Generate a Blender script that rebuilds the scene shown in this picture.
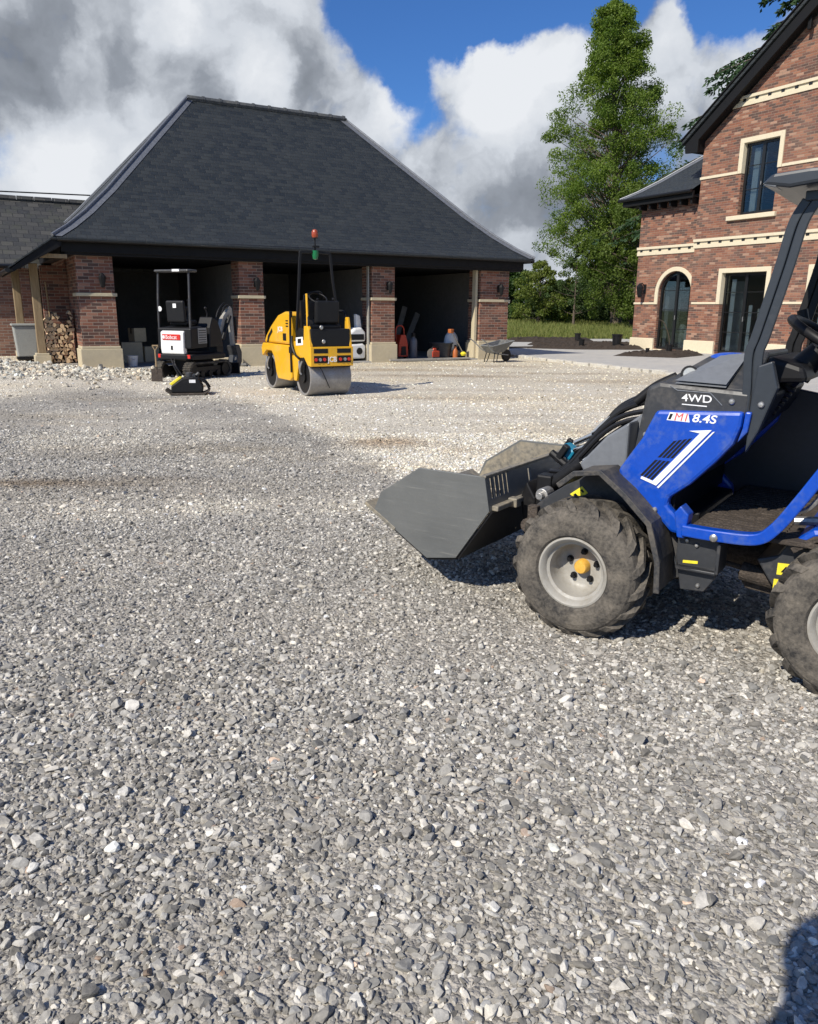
import bpy, bmesh, math, random
import numpy as np
from mathutils import Vector, Matrix
from mathutils.geometry import tessellate_polygon
R = math.radians
random.seed(7); rng = np.random.default_rng(7)
S = bpy.context.scene
for o in list(bpy.data.objects): bpy.data.objects.remove(o)
COL = S.collection

# ------------------------------------------------------------------ camera, world, sun, exposure
CAM_Z = 1.4
PITCH, ROLL, FPX = R(14.65), R(0.51), 777.0
cd = bpy.data.cameras.new('camera'); cam = bpy.data.objects.new('camera', cd); COL.objects.link(cam)
cd.sensor_fit = 'HORIZONTAL'; cd.sensor_width = 36.0; cd.lens = FPX / 818 * 36.0
cd.clip_start = 0.02; cd.clip_end = 5000
cam.matrix_world = Matrix.Translation((0, 0, CAM_Z)) @ Matrix.Rotation(R(90) - PITCH, 4, 'X') @ Matrix.Rotation(ROLL, 4, 'Z')
S.camera = cam
S.view_settings.view_transform = 'Standard'; S.view_settings.look = 'None'
S.view_settings.exposure = 0.12; S.view_settings.gamma = 1.0; S.view_settings.use_curve_mapping = False
SUN_EL, SHADOW_AZ = R(41), R(42)          # shadows fall towards azimuth 42 degrees (right, away)
SUN_AZ = SHADOW_AZ + math.pi
sl = bpy.data.lights.new('sun', 'SUN'); sl.energy = 4.9; sl.angle = R(0.53); sl.color = (1.0, 0.93, 0.81)
so = bpy.data.objects.new('sun', sl); COL.objects.link(so)
sdir = Vector((math.sin(SHADOW_AZ) * math.cos(SUN_EL), math.cos(SHADOW_AZ) * math.cos(SUN_EL), -math.sin(SUN_EL)))
so.rotation_euler = sdir.to_track_quat('-Z', 'Y').to_euler(); so.location = (-20, -20, 30)

W = bpy.data.worlds.new('World'); S.world = W; W.use_nodes = True
def world():
    nt = W.node_tree; nt.nodes.clear(); N = nt.nodes.new; Lk = nt.links.new
    out = N('ShaderNodeOutputWorld'); bg = N('ShaderNodeBackground'); bg.inputs[1].default_value = 0.06
    Lk(bg.outputs[0], out.inputs[0])
    sky = N('ShaderNodeTexSky'); sky.sky_type = 'NISHITA'; sky.sun_disc = False
    sky.sun_elevation = SUN_EL; sky.sun_rotation = SUN_AZ; sky.ozone_density = 3.0; sky.air_density = 1.0; sky.dust_density = 0.3
    tc = N('ShaderNodeTexCoord')
    def math_(op, a, b=None, clamp=False):
        n = N('ShaderNodeMath'); n.operation = op; n.use_clamp = clamp
        for i, v in enumerate((a, b)):
            if v is None: continue
            if isinstance(v, (int, float)): n.inputs[i].default_value = v
            else: Lk(v, n.inputs[i])
        return n.outputs[0]
    def noise(vec, scale, detail, rough=0.55, col=False):
        n = N('ShaderNodeTexNoise'); n.inputs['Scale'].default_value = scale; n.inputs['Detail'].default_value = detail
        n.inputs['Roughness'].default_value = rough; Lk(vec, n.inputs['Vector'])
        return n.outputs['Color' if col else 'Fac']
    dirv = tc.outputs['Generated']
    # squash so that clouds are wider than tall near the horizon
    def warp(scale, amt, detail):
        nz = noise(dirv, scale, detail, 0.6, True)
        s = N('ShaderNodeVectorMath'); s.operation = 'SUBTRACT'; Lk(nz, s.inputs[0]); s.inputs[1].default_value = (.5, .5, .5)
        m = N('ShaderNodeVectorMath'); m.operation = 'SCALE'; Lk(s.outputs[0], m.inputs[0]); m.inputs['Scale'].default_value = amt
        a = N('ShaderNodeVectorMath'); a.operation = 'ADD'; Lk(dirv, a.inputs[0]); Lk(m.outputs[0], a.inputs[1])
        return a.outputs[0]
    wv = warp(6.5, 0.115, 8)
    def blob(c, r, w, vec=wv):
        d = N('ShaderNodeVectorMath'); d.operation = 'DISTANCE'; Lk(vec, d.inputs[0]); d.inputs[1].default_value = c
        mr = N('ShaderNodeMapRange'); mr.interpolation_type = 'SMOOTHSTEP'
        Lk(d.outputs['Value'], mr.inputs['Value']); mr.inputs['From Min'].default_value = 0; mr.inputs['From Max'].default_value = r
        mr.inputs['To Min'].default_value = w; mr.inputs['To Max'].default_value = 0
        return mr.outputs[0]
    def total(lst, base):
        acc = base
        for b in lst: acc = math_('ADD', acc, b)
        return acc
    cover = total([blob(c, r, w) for c, r, w in [
        ((-0.06, .955, .315), .07, -1.3), ((.018, .955, .315), .095, -1.5), ((.10, .946, .325), .095, -1.5), ((.19, .93, .325), .085, -1.4),
        ((-.03, .962, .27), .055, -.9), ((-.012, .968, .246), .035, -.8), ((.022, .979, .20), .035, -.45), ((.012, .975, .225), .035, -.45),
        ((.336, .893, .31), .06, -1.3), ((.30, .905, .318), .06, -1.2), ((-.44, .888, .155), .04, -.35), ((.4, .87, .38), .2, -1.0), ((.1, .92, .43), .22, -1.0),
        ((.024, .963, .262), .05, .9), ((.07, .966, .25), .06, .9), ((.151, .955, .255), .06, .8), ((.26, .925, .27), .06, .6)]],
        math_('MULTIPLY', math_('SUBTRACT', noise(dirv, 6.0, 9, 0.6), 0.5), 2.4))
    cover = math_('ADD', cover, 0.62)
    vo = N('ShaderNodeTexVoronoi'); vo.inputs['Scale'].default_value = 9.0; vo.inputs['Detail'].default_value = 4.0; vo.inputs['Roughness'].default_value = .55; vo.normalize = True; Lk(wv, vo.inputs['Vector'])
    puff = math_('MULTIPLY', math_('SUBTRACT', 0.42, vo.outputs['Distance']), 1.5)
    cover = math_('ADD', cover, puff)
    spx = N('ShaderNodeSeparateXYZ'); Lk(dirv, spx.inputs[0])       # the cloud bank stands ahead; the sky overhead and behind is mostly clear
    for sock, lo, hi in ((spx.outputs[2], .36, .6), (math_('MULTIPLY', spx.outputs[1], -1.), -.55, .0)):
        mr = N('ShaderNodeMapRange'); Lk(sock, mr.inputs['Value']); mr.inputs['From Min'].default_value = lo; mr.inputs['From Max'].default_value = hi; mr.inputs['To Max'].default_value = -.6; Lk(mr.outputs[0], mr.inputs[0]) if False else None
        cover = math_('ADD', cover, mr.outputs[0])
    fac = N('ShaderNodeMapRange'); fac.interpolation_type = 'SMOOTHSTEP'; Lk(cover, fac.inputs['Value'])
    fac.inputs['From Min'].default_value = 0.0; fac.inputs['From Max'].default_value = 0.65
    bright = total([blob(c, r, w) for c, r, w in [
        ((-.363, .894, .275), .15, -.30), ((-.27, .93, .225), .12, -.28), ((-.43, .885, .22), .10, -.2), ((-.2, .955, .185), .10, -.35), ((-.17, .937, .31), .06, -.15),
        ((.118, .988, .10), .08, -.2), ((.151, .979, .13), .07, -.25), ((.214, .961, .15), .10, -.3), ((-.125, .956, .26), .05, -.3), ((.04, .985, .14), .04, -.1),
        ((-.186, .953, .24), .055, .55), ((-.25, .927, .31), .06, .5), ((.024, .963, .265), .06, .5), ((.08, .964, .25), .08, .5), ((.155, .952, .26), .07, .4),
        ((.099, .971, .215), .07, .35), ((-.381, .911, .15), .08, .4), ((-.014, .978, .212), .05, .6), ((-.04, .975, .235), .03, .4), ((.299, .926, .235), .07, .15), ((.26, .925, .28), .05, .3), ((-.41, .90, .12), .1, .2)]],
        math_('MULTIPLY', math_('SUBTRACT', noise(wv, 6.0, 5, 0.5), 0.5), 1.6))
    bright = math_('ADD', bright, math_('MULTIPLY', math_('SUBTRACT', noise(wv, 19.0, 6, 0.5), 0.5), .5))
    bright = math_('ADD', bright, math_('MULTIPLY', puff, .75)); bright = math_('ADD', bright, 0.50)
    cr = N('ShaderNodeValToRGB'); Lk(bright, cr.inputs[0]); e = cr.color_ramp.elements
    e[0].position = 0.0; e[0].color = (2.7, 3.0, 3.5, 1)
    e[1].position = 1.0; e[1].color = (12.6, 13.0, 13.6, 1)
    a = e.new(.35); a.color = (4.6, 5.05, 5.8, 1); b = e.new(.65); b.color = (9.8, 10.4, 11.3, 1)
    # keep very low sky plain
    tint = N('ShaderNodeMix'); tint.data_type = 'RGBA'; tint.blend_type = 'MULTIPLY'; tint.inputs[0].default_value = 1.0
    Lk(sky.outputs[0], tint.inputs['A']); tint.inputs['B'].default_value = (0.62, 1.08, 1.75, 1)
    mix = N('ShaderNodeMix'); mix.data_type = 'RGBA'; Lk(fac.outputs[0], mix.inputs[0]); Lk(tint.outputs['Result'], mix.inputs['A']); Lk(cr.outputs[0], mix.inputs['B'])
    Lk(mix.outputs['Result'], bg.inputs[0])
world()

# ------------------------------------------------------------------ materials
def newmat(name):
    m = bpy.data.materials.new(name); m.use_nodes = True; nt = m.node_tree
    return m, nt, nt.nodes['Principled BSDF']
class NT:
    def __init__(s, nt): s.nt = nt; s.N = nt.nodes.new; s.L = nt.links.new
    def val(s, sock, v):
        if isinstance(v, (int, float)): sock.default_value = v
        elif isinstance(v, tuple): sock.default_value = v if len(v) == 4 or sock.type == 'VECTOR' else (*v, 1)
        else: s.L(v, sock)
    def m(s, op, a, b=None, clamp=False):
        n = s.N('ShaderNodeMath'); n.operation = op; n.use_clamp = clamp; s.val(n.inputs[0], a)
        if b is not None: s.val(n.inputs[1], b)
        return n.outputs[0]
    def mix(s, f, a, b, blend='MIX'):
        n = s.N('ShaderNodeMix'); n.data_type = 'RGBA'; n.blend_type = blend
        s.val(n.inputs[0], f); s.val(n.inputs['A'], a); s.val(n.inputs['B'], b); return n.outputs['Result']
    def noise(s, vec, scale, detail=4, rough=.55, col=False):
        n = s.N('ShaderNodeTexNoise'); n.inputs['Scale'].default_value = scale; n.inputs['Detail'].default_value = detail; n.inputs['Roughness'].default_value = rough
        if vec is not None: s.L(vec, n.inputs['Vector'])
        return n.outputs['Color' if col else 'Fac']
    def rng(s, v, a, b, c=0., d=1.):
        n = s.N('ShaderNodeMapRange'); s.val(n.inputs[0], v)
        for i, x in enumerate((a, b, c, d)): n.inputs[i + 1].default_value = x
        return n.outputs[0]
    def ramp(s, f, stops, const=False):
        n = s.N('ShaderNodeValToRGB'); s.L(f, n.inputs[0]); e = n.color_ramp.elements
        if const: n.color_ramp.interpolation = 'CONSTANT'
        e[0].position, e[0].color = stops[0][0], (*stops[0][1], 1); e[1].position, e[1].color = stops[-1][0], (*stops[-1][1], 1)
        for p, c in stops[1:-1]: x = e.new(p); x.color = (*c, 1)
        return n.outputs[0]
    def bump(s, h, strength, dist, b):
        n = s.N('ShaderNodeBump'); n.inputs['Strength'].default_value = strength; n.inputs['Distance'].default_value = dist
        s.L(h, n.inputs['Height']); s.L(n.outputs[0], b.inputs['Normal'])
    def coord(s, what='Object'):
        return s.N('ShaderNodeTexCoord').outputs[what]

def plain(name, col, rough=.5, metal=0., dirt=0., dirtcol=(.22, .19, .15), scale=6., var=.12, bump=.0, spec=None, coat=0.):
    m, nt, b = newmat(name); t = NT(nt); o = t.coord()
    n1 = t.noise(o, scale, 6, .65); n2 = t.noise(o, scale * 7, 4, .6)
    c = t.mix(t.rng(n2, .3, .7), tuple(x * (1 - var) for x in col), tuple(min(1, x * (1 + var)) for x in col))
    if dirt > 0:
        f = t.m('MULTIPLY', t.rng(t.m('ADD', t.m('MULTIPLY', n1, .68), t.m('MULTIPLY', n2, .32)), .62 - dirt * .35, .72 - dirt * .1), min(1, dirt * 1.6))
        c = t.mix(f, c, dirtcol); r = t.mix(f, (rough,) * 3, (.9,) * 3); t.L(r, b.inputs['Roughness'])
        mt = t.m('MULTIPLY', t.m('SUBTRACT', 1., f), metal); t.L(mt, b.inputs['Metallic'])
    else:
        r = t.rng(n1, .3, .7, max(.02, rough - .08), min(1, rough + .1)); t.L(r, b.inputs['Roughness']); b.inputs['Metallic'].default_value = metal
    t.L(c, b.inputs['Base Color'])
    if bump: t.bump(n2, bump, .01, b)
    if spec is not None: b.inputs['Specular IOR Level'].default_value = spec
    if coat: b.inputs['Coat Weight'].default_value = coat
    return m

def brick_mat(name, palette, mortar, bw=.225, bh=.075, mj=.011, stain=.25):
    m, nt, b = newmat(name); t = NT(nt)
    uv = nt.nodes.new('ShaderNodeUVMap').outputs[0]
    sp = t.N('ShaderNodeSeparateXYZ'); t.L(uv, sp.inputs[0]); u, v = sp.outputs[0], sp.outputs[1]
    rowf = t.m('DIVIDE', v, bh); row = t.m('FLOOR', rowf); fv = t.m('FRACT', rowf)
    uf = t.m('ADD', t.m('DIVIDE', u, bw), t.m('MULTIPLY', row, .5)); coln = t.m('FLOOR', uf); fu = t.m('FRACT', uf)
    cmb = t.N('ShaderNodeCombineXYZ'); t.L(coln, cmb.inputs[0]); t.L(row, cmb.inputs[1])
    wn = t.N('ShaderNodeTexWhiteNoise'); wn.noise_dimensions = '2D'; t.L(cmb.outputs[0], wn.inputs['Vector'])
    n = len(palette); c = t.ramp(wn.outputs['Value'], [(i / n, p) for i, p in enumerate(palette)], True)
    big = t.noise(t.coord(), .9, 5, .6); fine = t.noise(uv, 60, 5, .7)
    c = t.mix(t.rng(fine, .3, .75, 0, .45), c, t.mix(.5, c, (.36, .24, .17)))
    c = t.mix(t.m('MULTIPLY', t.rng(big, .45, .75), stain), c, (.30, .20, .15))
    # ragged joints
    wob = t.m('MULTIPLY', t.m('SUBTRACT', t.noise(uv, 35, 3, .6), .5), .10)
    du = t.m('MULTIPLY', t.m('MINIMUM', fu, t.m('SUBTRACT', 1., fu)), bw); dv = t.m('MULTIPLY', t.m('MINIMUM', fv, t.m('SUBTRACT', 1., fv)), bh)
    d = t.m('ADD', t.m('MINIMUM', du, dv), t.m('MULTIPLY', wob, .06))
    f = t.rng(d, mj * .35, mj * .65)
    t.L(t.mix(f, mortar, c), b.inputs['Base Color']); b.inputs['Roughness'].default_value = .92; b.inputs['Specular IOR Level'].default_value = .2
    h = t.m('ADD', t.m('MULTIPLY', f, .6), t.m('ADD', t.m('MULTIPLY', fine, .25), t.m('MULTIPLY', wn.outputs['Value'], .3)))
    t.bump(h, .8, .012, b); return m

def slate_mat(name, c0, c1, moss=0., rw=.27, rh=.19):
    m, nt, b = newmat(name); t = NT(nt)
    uv = nt.nodes.new('ShaderNodeUVMap').outputs[0]
    sp = t.N('ShaderNodeSeparateXYZ'); t.L(uv, sp.inputs[0]); u, v = sp.outputs[0], sp.outputs[1]
    wob = t.m('MULTIPLY', t.m('SUBTRACT', t.noise(uv, 3.5, 4), .5), .05)
    rowf = t.m('ADD', t.m('DIVIDE', v, rh), wob); row = t.m('FLOOR', rowf); fv = t.m('FRACT', rowf)
    uf = t.m('ADD', t.m('DIVIDE', u, rw), t.m('MULTIPLY', row, .5)); coln = t.m('FLOOR', uf); fu = t.m('FRACT', uf)
    cmb = t.N('ShaderNodeCombineXYZ'); t.L(coln, cmb.inputs[0]); t.L(row, cmb.inputs[1])
    wn = t.N('ShaderNodeTexWhiteNoise'); wn.noise_dimensions = '2D'; t.L(cmb.outputs[0], wn.inputs['Vector'])
    c = t.mix(wn.outputs['Value'], c0, c1)
    c = t.mix(t.rng(t.noise(uv, 14, 5, .7), .4, .8, 0, .4), c, tuple(x * 1.6 for x in c1))
    streak = t.noise(t.coord(), 1.3, 6, .7); c = t.mix(t.rng(streak, .5, .75, 0, .14), c, (.085, .09, .095))
    if moss: c = t.mix(t.rng(t.noise(t.coord(), 2.2, 7, .75), .52, .7, 0, moss), c, (.055, .06, .035))
    gap = t.rng(t.m('MINIMUM', fu, t.m('SUBTRACT', 1., fu)), .01, .04); lap = t.rng(fv, .0, .10)
    f = t.m('MULTIPLY', gap, lap); t.L(t.mix(f, (.008, .008, .009), c), b.inputs['Base Color'])
    r = t.m('ADD', .48, t.m('MULTIPLY', wn.outputs['Value'], .25)); t.L(r, b.inputs['Roughness'])
    h = t.m('ADD', t.m('MULTIPLY', t.m('SUBTRACT', 1., fv), .8), t.m('ADD', t.m('MULTIPLY', f, .5), t.m('MULTIPLY', wn.outputs['Value'], .5)))
    t.bump(h, .9, .014, b); return m

def glass_mat(name, base=(.02, .025, .03), t0=.35):
    m, nt, b = newmat(name); t = NT(nt)
    b.inputs['Base Color'].default_value = (*base, 1); b.inputs['Roughness'].default_value = .03; b.inputs['Metallic'].default_value = 0.
    tr = t.N('ShaderNodeBsdfTransparent'); tr.inputs[0].default_value = (.75, .8, .8, 1)
    gl = t.N('ShaderNodeBsdfGlossy'); gl.inputs['Roughness'].default_value = .02
    fr = t.N('ShaderNodeFresnel'); fr.inputs[0].default_value = 1.5
    a = t.N('ShaderNodeMixShader'); t.L(t.m('MULTIPLY', fr.outputs[0], .8), a.inputs[0]); t.L(tr.outputs[0], a.inputs[1]); t.L(gl.outputs[0], a.inputs[2])
    t.L(a.outputs[0], nt.nodes['Material Output'].inputs[0]); return m

def wood_mat(name, c0, c1, axis='Z', rough=.8, sc=9):
    m, nt, b = newmat(name); t = NT(nt); o = t.coord()
    mp = t.N('ShaderNodeMapping'); t.L(o, mp.inputs[0]); s = [sc, sc, sc]; s['XYZ'.index(axis)] = sc * .12; mp.inputs['Scale'].default_value = s
    n = t.noise(mp.outputs[0], 2.5, 7, .65); t.L(t.mix(t.rng(n, .3, .7), c0, c1), b.inputs['Base Color']); b.inputs['Roughness'].default_value = rough
    t.bump(n, .4, .01, b); return m

def attr_mat(name, rough=.9, bumpsc=0., trans=0., attr='col', spec=.3):
    m, nt, b = newmat(name); t = NT(nt)
    a = t.N('ShaderNodeAttribute'); a.attribute_name = attr
    c = a.outputs['Color']
    if bumpsc:
        n = t.noise(t.coord(), bumpsc, 4, .7); c = t.mix(t.rng(n, .3, .7), t.mix(1., c, (.72, .72, .72), 'MULTIPLY'), t.mix(1., c, (1.2, 1.2, 1.18), 'MULTIPLY')); t.bump(n, .5, .003, b)
    t.L(c, b.inputs['Base Color']); b.inputs['Roughness'].default_value = rough; b.inputs['Specular IOR Level'].default_value = spec
    if trans:
        tl = t.N('ShaderNodeBsdfTranslucent'); t.L(t.mix(1., c, (1.3, 1.5, .6), 'MULTIPLY'), tl.inputs[0])
        a2 = t.N('ShaderNodeMixShader'); a2.inputs[0].default_value = trans; t.L(b.outputs[0], a2.inputs[1]); t.L(tl.outputs[0], a2.inputs[2])
        t.L(a2.outputs[0], nt.nodes['Material Output'].inputs[0])
    return m

M = {}
M['brick'] = brick_mat('garage_brick', [(.17, .065, .046), (.22, .085, .057), (.105, .05, .043), (.26, .11, .073), (.155, .066, .05), (.07, .042, .04), (.31, .155, .108), (.20, .078, .053)], (.34, .27, .215), bh=.07)
M['brick_house'] = brick_mat('house_brick', [(.22, .085, .055), (.26, .112, .07), (.115, .055, .045), (.30, .135, .085), (.18, .07, .05), (.075, .047, .044), (.37, .22, .155), (.24, .10, .065), (.15, .068, .055), (.20, .08, .052), (.09, .05, .044)], (.31, .23, .175), stain=.35, bh=.07)
M['brick_old'] = brick_mat('old_brick', [(.17, .075, .055), (.22, .11, .08), (.12, .065, .055), (.26, .15, .11), (.14, .08, .07)], (.30, .27, .23), stain=.5)
M['slate'] = slate_mat('slate', (.013, .0165, .0185), (.021, .026, .029), rw=.2, rh=.125)
M['slate_old'] = slate_mat('old_slate', (.03, .03, .028), (.06, .058, .052), moss=.8, rw=.3, rh=.22)
M['lead'] = plain('lead_flashing', (.17, .18, .20), .5, .3, .2, (.15, .15, .15), 3., .25)
M['ridge'] = plain('ridge_tile', (.06, .065, .07), .6, 0, .5, (.13, .13, .12), 3., .25)
M['fascia'] = plain('black_fascia', (.007, .007, .008), .6, 0, .0, spec=.25)
M['gutter'] = plain('black_gutter', (.007, .007, .008), .4, spec=.35)
M['stone'] = plain('pale_stone', (.52, .45, .31), .85, 0, .35, (.38, .33, .25), 2.5, .08, bump=.2)
M['stone_house'] = plain('cream_stone', (.66, .58, .42), .85, 0, .15, (.5, .44, .34), 2.5, .06, bump=.15)
M['block'] = plain('grey_blockwork', (.17, .168, .16), .9, 0, .3, (.10, .098, .094), 1.6, .15, bump=.3)
M['conc'] = plain('concrete', (.36, .35, .33), .9, 0, .4, (.25, .235, .21), 1.2, .15, bump=.3)
M['paving'] = plain('pale_paving', (.42, .41, .385), .85, 0, .45, (.52, .49, .43), .7, .08, bump=.15)
M['kerb'] = plain('kerb_concrete', (.56, .54, .48), .9, 0, .5, (.38, .33, .25), 5., .2, bump=.8)
M['soil'] = plain('dark_soil', (.038, .027, .019), .95, 0, .3, (.07, .05, .035), 6., .4, bump=1.)
M['oak'] = wood_mat('oak_post', (.20, .14, .075), (.34, .25, .145))
M['log_end'] = plain('cut_log_face', (.66, .48, .29), .85, 0, .4, (.42, .27, .15), 12., .25)
M['bark'] = plain('bark', (.09, .065, .045), .95, 0, .3, (.14, .11, .08), 12., .3, bump=.8)
M['window_black'] = plain('black_window_metal', (.012, .013, .014), .35)
M['glass'] = glass_mat('window_glass')
M['room'] = plain('interior_plaster', (.34, .33, .30), .9)
M['roomwhite'] = plain('white_cloth', (.75, .76, .76), .85, var=.05)
M['yellow'] = plain('yellow_paint', (.80, .42, .012), .32, 0, .28, (.42, .30, .14), 5., .05, coat=.3)
M['blue'] = plain('blue_paint', (.002, .062, .44), .34, 0, .36, (.10, .14, .22), 7., .07, coat=.4)
M['darkgrey'] = plain('dark_grey_plastic', (.036, .038, .042), .45, 0, .34, (.13, .115, .10), 6., .12)
M['cabgrey'] = plain('grey_powder_coat', (.032, .038, .047), .36, 0, .12, (.10, .095, .09), 5., .08)
M['guard'] = plain('dusty_dark_plastic', (.034, .035, .038), .6, 0, .55, (.13, .112, .09), 9., .15, bump=.2)
M['facet'] = plain('mid_grey', (.16, .17, .185), .35, 0, .2, (.18, .17, .16), 6., .08)  # plain grey, also gives the hood facet its sunlit tone
M['black'] = plain('black_paint', (.009, .009, .010), .5, 0, .16, (.05, .044, .038), 9., .15, spec=.3)
M['dirty'] = plain('mud_caked_metal', (.055, .043, .034), .85, 0, .4, (.15, .12, .095), 14., .35, bump=.8)
M['rubber'] = plain('tyre_rubber', (.032, .03, .028), .88, 0, .72, (.175, .152, .122), 11., .3, bump=.35)
M['hose'] = plain('hydraulic_hose', (.010, .010, .011), .35)
M['steel'] = plain('bare_steel', (.45, .44, .42), .38, .8, .3, (.25, .22, .18), 12., .2)
M['chrome'] = plain('chrome_rod', (.75, .75, .75), .15, 1.)
M['bucket'] = plain('bucket_steel', (.125, .13, .128), .42, .15, .42, (.23, .215, .18), 5., .22)
def worn_steel(name, c0, c1, scratch):
    m, nt, b = newmat(name); t = NT(nt); o = t.coord()
    mp = t.N('ShaderNodeMapping'); t.L(o, mp.inputs[0]); mp.inputs['Rotation'].default_value = (0, .9, 0); mp.inputs['Scale'].default_value = (3, 8, 60)
    s1 = t.noise(mp.outputs[0], 1.5, 7, .6); s2 = t.noise(o, 2.2, 7, .6); s3 = t.noise(o, 160, 3, .6)
    c = t.mix(t.rng(s2, .3, .7), c0, c1); c = t.mix(t.rng(s1, .62, .74, 0, .55), c, scratch); c = t.mix(t.rng(s3, .60, .75, 0, .35), c, scratch)
    t.L(c, b.inputs['Base Color']); b.inputs['Metallic'].default_value = .25; t.L(t.rng(s1, .3, .7, .36, .55), b.inputs['Roughness']); t.bump(s1, .12, .004, b); return m
M['bucket'] = worn_steel('worn_dark_steel', (.125, .13, .128), (.185, .188, .178), (.27, .26, .23))
M['bucket_in'] = plain('worn_bucket_steel', (.21, .195, .165), .55, .3, .55, (.36, .30, .20), 6., .3)
M['cyan'] = plain('cyan_coupler', (.01, .22, .36), .4, 0, .3, (.05, .06, .07), 14., .1)
M['rim'] = plain('grey_wheel_paint', (.36, .345, .31), .45, 0, .45, (.20, .175, .135), 10., .06)
M['sticker'] = plain('yellow_sticker', (.85, .72, .04), .5, 0, .12, (.5, .4, .2))
M['white'] = plain('white_paint', (.80, .80, .78), .4, 0, .1, (.55, .52, .46), 6., .03)
M['redp'] = plain('red_paint', (.60, .03, .02), .35)
M['red'] = plain('orange_red_plastic', (.50, .05, .02), .4)
M['orange'] = plain('orange_plastic', (.42, .12, .03), .5)
M['drum'] = plain('drum_steel', (.34, .33, .32), .5, .55, .45, (.26, .23, .19), 7., .2)
M['green'] = plain('green_lens', (.01, .16, .06), .25)
M['amber'] = plain('amber_lens', (.34, .06, .025), .25)
M['bin'] = plain('grey_bin_plastic', (.33, .34, .32), .6, 0, .2)
M['galv'] = plain('galvanised_steel', (.30, .32, .33), .5, .4, .4, (.42, .38, .31), 9., .2)
M['boom'] = plain('pale_grey_paint', (.34, .33, .30), .55, 0, .45, (.2, .17, .13), 9., .1)
M['track'] = plain('rubber_track', (.02, .019, .018), .9, 0, .55, (.15, .13, .10), 9., .3)
M['trunk'] = plain('tree_bark', (.11, .085, .065), .95, 0, .3, (.17, .15, .12), 2., .3)
M['leaf'] = attr_mat('leaves', .6, trans=.35)
M['needle'] = attr_mat('needles', .7, trans=.15)
M['grass'] = attr_mat('grass_blades', .7, trans=.3)
M['pebble'] = attr_mat('stone_chips', .82, bumpsc=55.)
M['text_white'] = plain('white_lettering', (.85, .85, .85), .5)
M['text_red'] = plain('red_lettering', (.75, .10, .10), .5)
M['skin'] = plain('skin', (.5, .33, .25), .6)
M['cloth'] = plain('navy_cloth', (.03, .04, .07), .9)

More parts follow.
